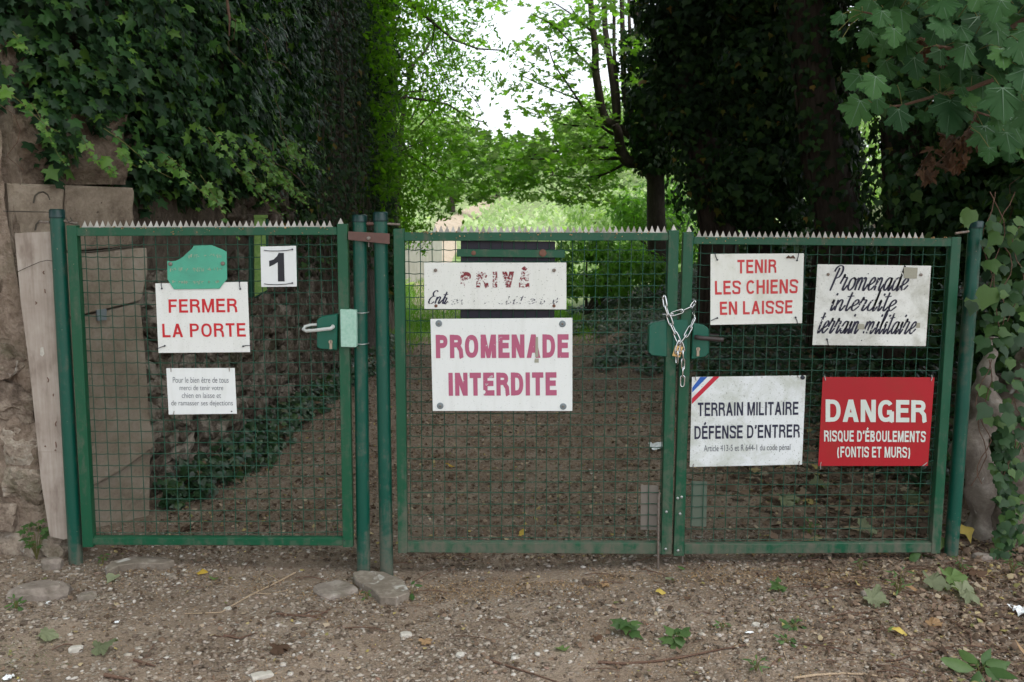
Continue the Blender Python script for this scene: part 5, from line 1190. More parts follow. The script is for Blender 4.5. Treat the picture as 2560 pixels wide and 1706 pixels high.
# small print notice
s = sign('smallest white notice, thin grey print about keeping dogs leashed', [(415.5, 921), (586.5, 920.5), (592, 1035), (421.6, 1037)], sign_mat('white_enamel_c', (.77, .79, .79), amount=.06, lo=.7, speck=.72, seed=3), YS)
gk = ink_mat('grey_ink', (.16, .17, .20))
for tx, q in [('Pour le bien être de tous', (432, 943, 571.5, 957.5)), ('merci de tenir votre', (449, 963.5, 558, 976)), ('chien en laisse et', (454.5, 982, 552.5, 995.5)), ('de ramasser ses dejections', (428, 1001.5, 582, 1018))]:
    lettering(s, tx, box4(*q), gk, YS, -.004, 1.0)
for a in [[(427, 918), (427.5, 930)], [(573, 917), (573.5, 929)], [(434, 1037), (435, 1028)]]: tie(s, a, YS, .0014, 'bolt', False)
screw(s, 579, 1029, .003, 'wire', YS, .001)
# green broken plaque
YP = YS-.006
s = sign('broken mint green plaque with worn-off lettering above the FERMER sign', [(390+x/9.412, 590+y/9.412) for x, y in [(262, 588), (268, 1020), (345, 1150), (420, 1258), (1490, 1245), (1590, 1110), (1672, 1020), (1660, 378), (1560, 320), (1310, 222), (880, 232), (850, 300), (730, 400), (650, 480), (560, 545), (470, 585), (360, 602)]],
         sign_mat('mint_plaque', (.075, .38, .26), (.06, .24, .17), .55, .47, .68, .2, 4), YP, .004)
wl = ink_mat('ghost_lettering', (.36, .46, .33), .42, 170, 2)
def G1(x0, y0, x1, y1): return box4(390+x0/9.412, 590+y0/9.412, 390+x1/9.412, 590+y1/9.412)
def ghost(x0, y0, x1, y1, n):                           # unreadable remnants of worn letters, as upright flecks
    mb = MB(); x = x0
    w = (x1-x0)/n
    for i in range(n):
        for _ in range(3):
            a = x0+w*(i+rr(.05, .8)); b = rr(y0, (y0+y1)/2); c = rr((y0+y1)/2, y1); ww = rr(8, 18)
            if random.random() < .35: q = [(a, b), (a+ww*2.6, b), (a+ww*2.6, b+14), (a, b+14)]
            else: q = [(a, b), (a+ww, b), (a+ww, c), (a, c)]
            mb.add([P(390+u/9.412, 590+v/9.412, YP-.0012) for u, v in q], [(0, 1, 2, 3)])
    mb.build('lettering', wl, s)
for a in [(730, 430, 1000, 535, 4), (1120, 425, 1170, 520, 1), (1250, 420, 1550, 525, 4), (320, 745, 460, 855, 3), (530, 745, 620, 850, 2), (700, 745, 770, 840, 1), (850, 740, 1130, 850, 4), (1200, 740, 1555, 840, 5), (370, 1040, 440, 1150, 1), (530, 1045, 750, 1140, 4), (850, 1045, 1120, 1145, 4), (1230, 1040, 1290, 1120, 1), (1380, 1040, 1500, 1120, 2)]: ghost(*a)
screw(s, 390+342/9.412, 590+662/9.412, .0085, 'bolt', YP, .005); screw(s, 390+1575/9.412, 590+650/9.412, .0085, 'bolt', YP, .005)
# PRIVE
s = sign('worn white sign with peeling dark red PRIVÉ and faded handwriting', [(1060, 657), (1416, 657), (1416, 774), (1061, 773)], sign_mat('peeling_white', (.72, .73, .70), (.24, .25, .17), .65, .54, .665, .0, 5), YS)
mar = ink_mat('peeling_maroon', (.16, .012, .022), .495, 130, 8, (.24, .03, .04))
caps(s, 'PRIVÉ', [(1151, 680), (1323, 679), (1323, 719), (1151, 719)], mar, YS, .27, .30)
navy = ink_mat('brushed_navy', (.012, .012, .045), .44, 120, 3); navyw = ink_mat('mostly_gone_navy', (.03, .03, .07), .53, 110, 5)
# ---- brush script: centre lines of each letter (x advances, baseline 0, x-height 1)
GL = {
 'P': (1.25, [[(.20, -.05), (.36, 1.0), (.50, 1.75)], [(.0, 1.45), (.12, 1.75), (.45, 1.92), (.85, 1.85), (1.0, 1.5), (.82, 1.08), (.42, .92)]]),
 'E': (1.15, [[(1.1, 1.75), (.75, 1.95), (.42, 1.6), (.62, 1.15), (.95, 1.1)], [(.62, 1.15), (.2, .75), (.18, .2), (.6, 0), (1.0, .3)]]),
 'r': (.95, [[(.1, .9), (.22, 1.05), (.18, .1)], [(.2, .55), (.45, .95), (.75, 1.0), (.85, .85)]]),
 'R': (.95, [[(-.05, .5), (.12, .95), (.20, 1.25), (.28, 1.0), (.60, .98), (.52, .5), (.46, .12), (.62, .0), (.95, .42)]]),
 'o': (1.0, [[(.55, 1.0), (.2, .8), (.15, .25), (.45, 0), (.8, .3), (.8, .8), (.55, 1.0), (.75, .85), (1.05, .9)]]),
 'm': (1.6, [[(.15, 1), (.12, 0)], [(.14, .5), (.4, .98), (.62, .85), (.58, 0)], [(.6, .5), (.9, .98), (1.12, .85), (1.1, .15), (1.25, 0), (1.6, .5)]]),
 'n': (1.1, [[(.12, 1), (.1, 0)], [(.12, .5), (.4, .98), (.65, .85), (.62, .15), (.78, 0), (1.1, .5)]]),
 'e': (.9, [[(.0, .35), (.4, .5), (.7, .78), (.5, 1.02), (.2, .75), (.15, .25), (.42, 0), (.9, .42)]]),
 'a': (1.1, [[(.75, .9), (.45, 1.0), (.15, .65), (.15, .15), (.4, .02), (.75, .55), (.8, 1.0), (.75, .15), (.85, 0), (1.1, .4)]]),
 'd': (1.1, [[(.72, .9), (.42, 1.0), (.12, .65), (.12, .15), (.38, .02), (.72, .5), (.8, 1.95), (.74, .2), (.84, 0), (1.1, .4)]]),
 'i': (.55, [[(.1, .6), (.22, 1.0), (.2, .15), (.32, 0), (.55, .4)], [(.3, 1.4), (.36, 1.6)]]),
 't': (.65, [[(.3, 1.7), (.22, .8), (.22, .12), (.38, 0), (.65, .4)], [(-.1, 1.28), (.62, 1.36)]]),
 'l': (.6, [[(.1, .5), (.4, 1.5), (.34, 1.95), (.2, 1.6), (.18, .2), (.34, 0), (.6, .4)]]),
 'b': (.95, [[(.1, .5), (.38, 1.9), (.2, 1.4), (.18, .1), (.5, 0), (.75, .4), (.6, .9), (.3, .7)]])}
def smooth2(pl, n=6):
    out = []
    for i in range(len(pl)-1):
        p0, p1, p2, p3 = [np.array(pl[j]) for j in (max(i-1, 0), i, i+1, min(i+2, len(pl)-1))]
        for k in range(n):
            t = k/n; out.append(0.5*((2*p1)+(p2-p0)*t+(2*p0-5*p1+4*p2-p3)*t*t+(3*p1-p0-3*p2+p3)*t*t*t))
    out.append(np.array(pl[-1])); return out
def script(sgn, word, x0, x1, base0, base1, xh, slant, wpx, mat, Y):   # base y at both ends, x-height in px
    adv = sum(GL[c][0] for c in word); mb = MB(); cx = 0; sx = (x1-x0)/adv; kk = 0
    for c in word:
        for st_ in GL[c][1]:
            L = smooth2(st_); pts = []
            for p in L:
                u = (cx+p[0])*sx; by = base0+(base1-base0)*u/(x1-x0); pts.append(np.array([x0+u+p[1]*xh*slant, by-p[1]*xh]))
            Vv = []; n = len(pts); kk += 1
            for i, p in enumerate(pts):
                t = pts[min(i+1, n-1)]-pts[max(i-1, 0)]; t = t/(np.linalg.norm(t)+1e-9); nn = np.array([-t[1], t[0]])
                w = wpx*(.42+.5*abs(t[1])**1.5)*(.75+.25*math.sin(min(i, n-1-i)/n*math.pi+.6))*.5
                for sgn_ in (1, -1): q = p+nn*w*sgn_; Vv.append(P(q[0], q[1], Y-.0012-.00006*(kk % 12)))
            mb.add(Vv, [(2*i, 2*i+1, 2*i+3, 2*i+2) for i in range(n-1)])
        cx += GL[c][0]
    return mb.build('lettering', mat, sgn)
script(s, 'Ent', 1068, 1113, 760, 759, 17, .35, 4.4, navy, YS); script(s, 'R', 1104, 1118, 760, 760, 15, .3, 4.2, navy, YS)
script(s, 'eintedite', 1120, 1340, 761, 760, 12, .3, 3.2, navyw, YS); script(s, 'blle', 1348, 1392, 760, 760, 15, .35, 3.6, navyw, YS)
for px, py in ((1089, 676), (1385, 676)): screw(s, px, py, .0075, 'bolt', YS, .006)
for px, py in ((1090, 765), (1385, 765)): screw(s, px, py, .007, 'rust', YS, .003)
# PROMENADE INTERDITE
s = sign('largest white sign, chipped mauve letters PROMENADE INTERDITE', [(1076, 798), (1431, 795), (1431, 1028), (1082, 1028)], sign_mat('white_enamel_d', (.74, .76, .75), (.35, .35, .30), .28, .60, .67, .0, 6), YS-.002, .004)
mv = ink_mat('chipped_mauve', (.45, .10, .19), .37, 45, 7, (.37, .085, .16))
caps(s, 'PROMENADE', [(1089, 837.5), (1421.5, 836), (1421.5, 895), (1090, 896)], mv, YS-.002, .235, .12)
caps(s, 'INTERDITE', [(1121, 932.5), (1391, 931), (1391.5, 989), (1122, 990)], mv, YS-.002, .235, .12)
for px, py in ((1097, 809), (1406, 810), (1100.5, 1015), (1408, 1016.5)):
    o = screw(s, px, py, .0145, 'washer', YS-.002, .0018, 'washer'); screw(s, px, py, .0045, 'bolt', YS-.004, .003)
mb = MB(); f, b = slab([(1338, 893), (1346, 893), (1345, 843), (1339, 843)], YS-.0042, .0004); mb.prism(f, b); f, b = slab([(1336, 907), (1347, 907), (1347, 897), (1337, 897)], YS-.0042, .0004); mb.prism(f, b); mb.build('tape_remnant', M['tape'], s)
# TENIR LES CHIENS EN LAISSE
s = sign('white sign with red letters TENIR LES CHIENS EN LAISSE on the right leaf', [(1776.6, 635.4), (2010, 634), (2005, 808.5), (1776, 813)], sign_mat('white_enamel_e', (.75, .76, .72), (.38, .38, .24), .45, .53, .68, .12, 9), YS)
def q8(a): return [(1440+x/3.408, 540+y/3.408) for x, y in a]
caps(s, 'TENIR', q8([(1375, 375), (1708, 370), (1706, 485), (1376, 492)]), red2, YS, .175)
caps(s, 'LES CHIENS', q8([(1183, 555), (1890, 538), (1888, 660), (1185, 672)]), red2, YS, .175)
caps(s, 'EN LAISSE', q8([(1225, 732), (1845, 718), (1843, 832), (1227, 845)]), red2, YS, .175)
tie(s, q8([(1182, 310), (1190, 345), (1203, 375)]), YS); tie(s, q8([(1898, 320), (1893, 350), (1882, 380)]), YS); tie(s, q8([(1150, 893), (1180, 880), (1203, 870)]), YS); tie(s, q8([(1888, 918), (1882, 890), (1870, 865)]), YS)
sn = MB(); c0 = P(1440+1815/3.408, 540+355/3.408, YS); sn.tube([c0+Vector((-.012, -.004, -.002)), c0+Vector((-.004, -.008, .004)), c0+Vector((.004, -.008, -.001)), c0+Vector((.014, -.008, .004)), c0+Vector((.024, -.004, -.003))], [.002, .006, .003, .006, .002], 8)
props(sn.build('cocoon', M['snail'], None, 0, c0), 'small brown cocoon stuck on the upper right of the TENIR sign', 'cocoon')
# handwritten sign
s = sign('grubby white sign hand-painted in navy script Promenade interdite terrain militaire', [(2044, 661), (2328, 665), (2314.5, 866), (2031, 863)], sign_mat('grubby_white', (.72, .73, .70), (.36, .36, .30), .75, .47, .66, .0, 12), YS)
nv = ink_mat('navy_brush_paint', (.010, .010, .035), .405, 90, 6)
def sx(x): return 1960+x/3.267
def sy(y): return 520+y/3.267
script(s, 'PRomenade', sx(365), sx(1000), sy(672), sy(676), 104/3.267, .33, 5.6, nv, YS)
script(s, 'inteRdite', sx(365), sx(905), sy(838), sy(842), 88/3.267, .36, 5.6, nv, YS)
script(s, 'teRRain', sx(262), sx(600), sy(1022), sy(1026), 98/3.267, .36, 5.4, nv, YS)
script(s, 'militaiRe', sx(640), sx(1062), sy(1026), sy(1030), 98/3.267, .36, 5.0, nv, YS)
for x, y in ((360, 543), (1117, 547)): screw(s, sx(x), sy(y), .0065, 'bolt', YS, .004)
for x, y in ((688, 538), (634, 1083)): screw(s, sx(x), sy(y), .0025, 'wire', YS, .0006)
tie(s, [(sx(362), sy(1125)), (sx(358), sy(1095)), (sx(350), sy(1073))], YS)
for q in ([(980, 575), (1085, 578), (1093, 490), (978, 483)], [(600, 992), (655, 992), (655, 950), (605, 948)], [(1080, 980), (1112, 980), (1112, 940), (1084, 938)]):
    mb = MB(); f, b = slab([(sx(x), sy(y)) for x, y in q], YS-.0026, .0004); mb.prism(f, b); mb.build('tape_remnant', M['tape'], s)
# TERRAIN MILITAIRE
YT = GY-.010
def q9(a): return [(1600+x/2.851, 900+y/2.851) for x, y in a]
s = sign('white sign with blue and red corner stripes reading TERRAIN MILITAIRE', [(1730, 943), (2015, 939), (2005, 1162), (1724.5, 1168)], sign_mat('lichened_white', (.74, .77, .78), (.34, .37, .27), .6, .49, .645, .12, 15), YT)
ink = ink_mat('dark_navy_print', (.016, .018, .05)); gy2 = ink_mat('grey_print', (.12, .13, .15))
caps(s, 'TERRAIN MILITAIRE', q9([(412, 305), (1130, 298), (1128, 392), (412, 402)]), ink, YT, .175, .13)
caps(s, 'DÉFENSE D’ENTRER', q9([(388, 472), (1140, 459), (1138, 553), (388, 566)]), ink, YT, .175, .13)
lettering(s, 'Article 413-5 et R 644-1 du code pénal', q9([(455, 608), (1072, 600), (1071, 656), (455, 668)]), gy2, YT, .0, 1.0)
mb = MB(); mb.add([P(x, y, YT-.0012) for x, y in q9([(372, 200), (372, 232), (480, 122), (430, 122.5)])], [(0, 1, 2, 3)]); mb.build('blue_stripe', ink_mat('blue_print', (.01, .10, .45)), s)
mb = MB(); mb.add([P(x, y, YT-.0012) for x, y in q9([(371, 274), (369, 316), (568, 119), (524, 119.8)])], [(0, 1, 2, 3)]); mb.build('red_stripe', ink_mat('red_print', (.55, .012, .04)), s)
for a in ([(398, 112), (394, 130), (400, 147)], [(1125, 112), (1128, 130)], [(380, 775), (378, 755), (384, 742)], [(1136, 755), (1132, 735), (1138, 722)]): tie(s, q9(a), YT, .0018, 'bolt', False)
screw(s, *q9([(1158, 125)])[0], .009, 'wire', YT, .006, 'knot')
# DANGER
s = sign('red sign with white letters DANGER on the right gate leaf', [(2057, 943), (2336.6, 944), (2320, 1165.5), (2045.5, 1165.5)], sign_mat('red_sign_panel', (.37, .006, .014), (.24, .03, .015), .45, .50, .72, .10, 18), YT)
wi = ink_mat('dingy_white_print', (.66, .70, .67), 0, 60, 4, (.52, .58, .52))
caps(s, 'DANGER', q9([(1323, 282), (2040, 288), (2038, 446), (1323, 442)]), wi, YT, .205, .09)
caps(s, 'RISQUE D’ÉBOULEMENTS', q9([(1312, 503), (2036, 508), (2034, 587), (1312, 582)]), wi, YT, .19, .13)
caps(s, '(FONTIS ET MURS)', q9([(1408, 618), (1924, 621), (1922, 698), (1408, 694)]), wi, YT, .18, .13)
for a in ([(1316, 112), (1318, 130), (1323, 148)], [(2080, 108), (2082, 130), (2076, 150)], [(1288, 780), (1286, 750), (1292, 728)], [(2015, 756), (2035, 742), (2045, 732)]): tie(s, q9(a), YT, .0020, 'galv', False)

# ---- notice box on the wall behind the left gate
YB = 6.3
nb = thing('meter_cabinet', 'narrow green metal box on the wall behind the number 1 plate', 'box', P(645, 745, YB))
def boxq(name, poly, dep, mat, Y=YB): mb = MB(); f, b = slab(poly, Y, dep); mb.prism(f, b); return mb.build(name, M[mat], nb, .002)
boxq('side_panel', [(636, 742), (667, 726), (663, 546), (635, 546)], .012, 'algae'); boxq('side_panel', [(621, 745), (634, 743), (633, 592), (621, 592)], .02, 'greenbox', YB+.02)
boxq('cap', [(634, 546), (668, 546), (668, 538), (634, 538)], .02, 'algae', YB-.005); boxq('edge', [(664.5, 725), (669.5, 722), (669.5, 548), (664, 548)], .02, 'greenbox', YB+.002)
boxq('base', [(636, 747), (668, 729), (668, 726), (636, 742.5)], .02, 'greenbox', YB)
mb = MB(); mb.tube([P(614, 537.5, YB), P(680, 535, YB), P(714, 533.5, YB)], .004, 6); mb.build('rod', M['vine'], nb)

# ================================================================== GROUND THINGS
# coarse gravel, seed husks, leaf litter
def scatter(n, x0, x1, y0, y1, dens=None):
    x = rng.uniform(x0, x1, n); y = rng.uniform(y0, y1, n)
    if dens is not None: k = rng.random(n) < dens(x, y); x, y = x[k], y[k]
    return x, y
ico = bmesh.new(); bmesh.ops.create_icosphere(ico, subdivisions=1, radius=1.0); ico.verts.ensure_lookup_table()
IV = np.array([tuple(v.co) for v in ico.verts]); IF = np.array([[v.index for v in f.verts] for f in ico.faces]); ico.free()
def gravel(name, x, y, s, mat, label, flat=.5):
    N = len(x); z = height(x, y); a = rng.uniform(0, 6.28, N); sc = s[:, None]*rng.uniform(.55, 1.25, (N, 3)); sc[:, 2] *= flat
    V = IV[None]*(1+rng.normal(0, .27, (N, len(IV), 1)))*sc[:, None]
    ca, sa = np.cos(a)[:, None], np.sin(a)[:, None]; X_ = V[..., 0]*ca-V[..., 1]*sa; Y_ = V[..., 0]*sa+V[..., 1]*ca
    V = np.stack([X_+x[:, None], Y_+y[:, None], V[..., 2]+z[:, None]+sc[:, 2:3]*.25], -1).reshape(-1, 3)
    F = (IF[None]+(np.arange(N)*len(IV))[:, None, None]).reshape(-1, 3)
    o = link(name, mesh_np(name, V, F, mat, np.repeat(rng.random(N), len(IV)))); return props(o, label, 'gravel', None, 'stuff')
m, nt, out = new_mat('gravel_stone'); at = nd(nt, 'ShaderNodeAttribute', attribute_name='var')
c = ramp(nt, at.outputs['Fac'], [(0, (.10, .076, .058)), (.25, (.20, .156, .122)), (.55, (.30, .245, .198)), (.78, (.39, .335, .28)), (.93, (.48, .435, .38)), (.98, (.60, .57, .53)), (1, (.26, .13, .08))])
n = noisen(nt, 120, 4, .6, objco(nt)); c = mix(nt, mathn(nt, 'MULTIPLY', n, .5), c, (.12, .09, .07)); bsdf(nt, out, c, .9, bumpn(nt, n, .4, .003), 0, .2); M['gravel'] = m
def gd(x, y):
    patch = np.clip(.55+.6*fnoise(x, y, 1.7, 3), .08, 1); bare = np.exp(-((x-.35)/.55)**2-((y-3.95)/.12)**2); return patch*(1-.8*bare)*np.interp(x, [.9, 2.2], [1, .40])*np.interp(y, [3.9, 4.3], [1, .45])
x, y = scatter(62000, -2.3, 2.6, 2.5, 4.6, gd); gravel('gravel', x, y, .0030+.0105*rng.random(len(x))**2.4, M['gravel'], 'fine mixed pebbles strewn on the earth in front of the gates')
x, y = scatter(9000, -1.8, 2.4, 4.5, 9.5, lambda x, y: .6+.4*fnoise(x, y, 2, 2)); gravel('fine_gravel', x, y, .003+.009*rng.random(len(x))**2.5, M['gravel'], 'small stones scattered along the path behind the gates')
def litter(name, x, y, size, mat, label, cat, tm=CRUMB, up=1.0, dz=.004):
    N = len(x); z = height(x, y)+dz+rng.uniform(0, .006, N); return leaf_obj(name, [leaves(np.stack([x, y, z], 1), rand_dir(N, (0, 0, up), .38), rand_dir(N, (0, 0, 0), 1)*np.array([1, 1, .25]), size, tm)], mat, None, label, cat)
def pathd(x, y): e = np.clip((xb(y)-x)/.4, -1, 0)+1; return np.clip(.75+.4*fnoise(x, y, 2.3, 7), .15, 1)*np.clip(e+.75, 0, 1)*(x > np.interp(y, [4.3, 9], [-1.86, -1.6]))
x, y = scatter(90000, -1.9, 3.2, 4.25, 12.5, lambda x, y: pathd(x, y)*np.interp(y, [4.3, 12], [1, .5]))
litter('leaf_litter', x, y, .008+.022*rng.random(len(x))**2.2, M['litter'], 'brown leaf litter covering the path behind the gates', 'leaf litter')
x, y = scatter(3800, 1.2, 3.4, 4.25, 8, lambda x, y: np.clip(.3+.5*(x-1.2), 0, 1)); litter('larger_leaf_litter', x, y, rng.uniform(.03, .075, len(x)), M['litter'], 'larger dead leaves lying thick behind the right gate leaf', 'leaf litter', MAPLE_S, 1.0, .012)
x, y = scatter(32000, -2.2, 3.0, 2.5, 4.3, lambda x, y: np.clip(.12+.4*fnoise(x, y, 1.3, 5)+1.1*sstep(.7, 1.7, x), .12, 1)); litter('loose_litter', x, y, (.006+.022*rng.random(len(x))**2.3)*(1+.4*sstep(1.0, 2.0, x)), M['litter'], 'crumbled leaf fragments scattered in front of the gates', 'leaf litter')
def hd(x, y): return np.clip(np.exp(-((y-3.93-.05*np.sin(x*3))/.10)**2)*(.35+.65*(fnoise(x, y, 3.1, 2) > -.1)), 0, 1)
x, y = scatter(60000, -1.9, 2.6, 3.75, 4.35, lambda x, y: hd(x, y)*np.interp(x, [-1.2, -.6], [.25, 1])); litter('seed_husks', x, y, rng.uniform(.006, .013, len(x)), M['husk'], 'drift of small straw-coloured seed husks along the threshold', 'seed husks', LANCE)
x, y = scatter(17000, -2.2, 2.6, 2.5, 3.9, lambda x, y: np.clip(.22+.5*(x > .2)+.3*fnoise(x, y, 2.2, 4), 0, 1)); litter('scattered_husks', x, y, rng.uniform(.006, .014, len(x)), M['husk'], 'thin scatter of straw-coloured husks over the gravel', 'seed husks', LANCE)
# fine twigs on the right
mb = MB()
for i in range(330):
    x0 = rr(1.0, 2.5) if i < 250 else rr(-1.9, 1.0); y0 = rr(2.6, 4.4); a = rr(-.7, .7) if random.random() < .7 else rr(0, 3.1); L = rr(.03, .20); pts = []
    for k in range(4):
        xx, yy = x0+math.cos(a)*L*k/3+rr(-.004, .004), y0+math.sin(a)*L*k/3; pts.append((xx, yy, hz(xx, yy)+.006+.01*math.sin(k)))
    mb.tube(pts, rr(.0008, .0028), 4, caps=False)
props(mb.build('twig_scatter', M['twig']), 'tangle of fine dry twigs and stalks on the ground at lower right', 'twigs', None, 'stuff')
# rocks
def rock(label, px, py, w, h, d, mat='rock', seed=1, rot=0.0, sink=.35, name='rock', cat='rock', flat=True):
    c = G(px, py); o = link(name, rock_mesh(name, seed, M[mat], 4, .18)); o.location = (c.x, c.y, c.z+h*(1-sink)-h*.5); o.rotation_euler = (0, 0, rot); o.scale = (w, d, h)
    return props(o, label, cat)
rock('large flat-topped grey rock lying in the bottom left corner area', 100, 1490, .14, .06, .085, 'rock', 3, .2, .5)
rock('small grey rock just right of the large corner rock', 218, 1500, .045, .032, .03, 'rock', 5, .5, .35)
rock('angular pinkish stone at the foot of the pale board', 132, 1420, .052, .045, .035, 'rock', 8, .1, .3)
rock('small pale stone wedged between the board and the leftmost post', 160, 1374, .028, .045, .02, 'concrete', 12, .3, .3)
rock('smooth brown-grey rock half buried left of the paired posts', 835, 1480, .10, .030, .10, 'rock', 15, .6, .55)
rock('pale flint lying in the gravel at lower left', 190, 1628, .030, .018, .02, 'whitestone', 21, .4, .3)
rock('white stone at the very bottom, left of centre', 655, 1692, .045, .014, .03, 'whitestone', 22, .5, .3)
rock('round pale pebble below the left gate', 432, 1446, .020, .018, .016, 'concrete', 23)
rock('flat grey stone beside the withered leaf at lower right', 2175, 1490, .040, .022, .03, 'rock', 24, 0, .35)
rock('grey stone at the base of the ivied masonry stub', 2455, 1400, .045, .03, .04, 'rock', 25, .3, .35)
rock('small dark stone in front of the middle gate', 1205, 1453, .014, .018, .012, 'rock', 26)
for i, (px, py, s_) in enumerate([(1015, 1590, .024), (1005, 1590, .0), (1310, 1450, .014), (570, 1525, .016), (735, 1575, .014), (1470, 1460, .018), (1890, 1565, .020), (2050, 1570, .022), (1715, 1590, .018), (1150, 1640, .018), (365, 1640, .02), (60, 1560, .016), (1990, 1440, .014)]):
    if s_ > 0: rock('one of a few larger loose pebbles lying singly in the gravel', px, py, s_*rr(.8, 1.3), s_*.6, s_, 'gravel' if i % 3 else 'whitestone', 40+i, rr(0, 3), .3, 'pebble', 'pebble')['group'] = 'larger loose pebbles'
def chunk(name, label, cat, poly, thick, mat, jag=.004, tilt=0.0, lift=.0):
    top = []; 
    for x, y in poly:
        g = G(x, y); top.append(g+Vector((0, 0, lift+thick*.4)))
    mb = MB(); mb.prism(top, [v-Vector((0, 0, thick)) for v in top]); c = sum(top, Vector())/len(top)
    o = mb.build(name, M[mat], None, .004, (c.x, c.y, c.z)); return props(o, label, cat)
chunk('concrete_chunk', 'broken white-edged concrete edge lying below the left gate', 'concrete', [(268, 1445), (262, 1432), (285, 1418), (330, 1408), (400, 1408), (438, 1416), (410, 1425), (340, 1424), (300, 1430)], .05, 'concrete', lift=.01)
chunk('concrete_chunk', 'broken concrete slab lump at the foot of the paired posts', 'concrete', [(882, 1450), (900, 1444), (960, 1448), (1010, 1470), (1025, 1500), (990, 1514), (950, 1512), (930, 1490), (890, 1470)], .055, 'concrete', lift=.012)
o = chunk('threshold', 'low worn concrete threshold under the middle gate leaf', 'threshold', [(1010, 1452), (1030, 1438), (1130, 1440), (1240, 1429), (1330, 1432), (1400, 1425), (1480, 1428), (1560, 1422), (1640, 1428), (1700, 1427), (1700, 1434), (1600, 1436), (1500, 1440), (1420, 1452), (1300, 1460), (1240, 1478), (1130, 1474)], .03, 'ground', lift=-.008)
# sticks
def stick(label, pl, r, mat='twig', name='stick', br=None):
    pts = [G(x, y, r*1.2) for x, y in pl]; mb = MB(); mb.tube(pts, np.linspace(r, r*.5, len(pts)), 7)
    for b in (br or []): mb.tube([G(x, y, r) for x, y in b], r*.5, 5)
    return props(mb.build(name, M[mat], None, 0, tuple(pts[0])), label, 'stick')
stick('long reddish-brown stick lying right of centre at the bottom', [(1495, 1660), (1560, 1664), (1640, 1658), (1720, 1645), (1800, 1628), (1866, 1617)], .0055)
stick('straw-coloured branching stick below the left gate', [(738, 1435), (690, 1460), (625, 1492), (585, 1515), (552, 1535), (520, 1536), (462, 1538)], .0042, 'palestick', br=[[(640, 1486), (670, 1488), (720, 1478)], [(700, 1455), (672, 1440), (650, 1430)]])
stick('dark stick crossing the bottom edge left of centre', [(1225, 1655), (1280, 1672), (1330, 1688), (1400, 1712)], .0048)
stick('bare whitish stick on the bottom edge at right', [(1985, 1700), (2040, 1692), (2110, 1688), (2160, 1691), (2202, 1695)], .0050, 'palestick')
stick('short reddish twig below the withered leaves at right', [(2215, 1657), (2250, 1652), (2285, 1640), (2310, 1632)], .0042)
stick('long thin twig running toward the withered pale leaf', [(2050, 1560), (2100, 1552), (2160, 1535), (2220, 1522)], .0038)
stick('curved dark twig near the right bottom corner', [(2395, 1565), (2425, 1590), (2430, 1620), (2405, 1650), (2380, 1665)], .0045)
stick('dark twig slanting out of the right bottom corner', [(2440, 1592), (2490, 1620), (2530, 1640), (2570, 1665)], .0042)
stick('thick bark-covered twig among mauve debris at the bottom left', [(262, 1694), (290, 1700), (330, 1706)], .008)
stick('short dark stick lying in the gravel below the left gate', [(335, 1655), (365, 1664), (388, 1670)], .006)
stick('thin pale stalk lying just right of the two weeds', [(1955, 1610), (1962, 1640), (1972, 1665)], .0024, 'palestick')
stick('matted clump of dry stalks lying in front of the paired posts', [(690, 1538), (740, 1542), (790, 1545), (825, 1528)], .005, br=[[(750, 1542), (780, 1530), (820, 1535)], [(760, 1545), (800, 1540), (812, 1548)]])
stick('second clump of dry stalks lying nearer the bottom', [(560, 1592), (600, 1600), (640, 1586)], .005, br=[[(520, 1590), (560, 1596), (590, 1590)], [(575, 1590), (585, 1576), (592, 1580)]])
# fallen leaves as things
def fall(label, px, py, s_, mat, tm=MAPLE_S, rot=0, tilt=.35, name='fallen_leaf', cat='leaf', lift=.012, yaw=None):
    if tm is MAPLE_S: tm = MAPLE; s_ *= .74
    tilt = min(tilt*.6, .55) if tilt < 1.5 else tilt
    c = G(px, py); n = Vector((rr(-.2, .2), -tilt, 1)).normalized(); a = math.radians(rot); tp = Vector((math.sin(a), math.cos(a), 0))
    V, F, vr = leaves(np.array([[0, 0, lift]]), np.array([tuple(n)]), np.array([tuple(tp)]), np.array([s_]), tm)
    V[:, 2] += s_*.10*np.sin(V[:, 0]/s_*7+px)+s_*.09*np.cos(V[:, 1]/s_*6+py)+rng.normal(0, s_*.045, len(V)); V[:, 2] -= V[:, 2].min()-.003; V[:, :2] -= V[:, :2].mean(0)
    o = link(name, mesh_np(name, V, F, M[mat], vr)); o.location = c; return props(o, label, cat)
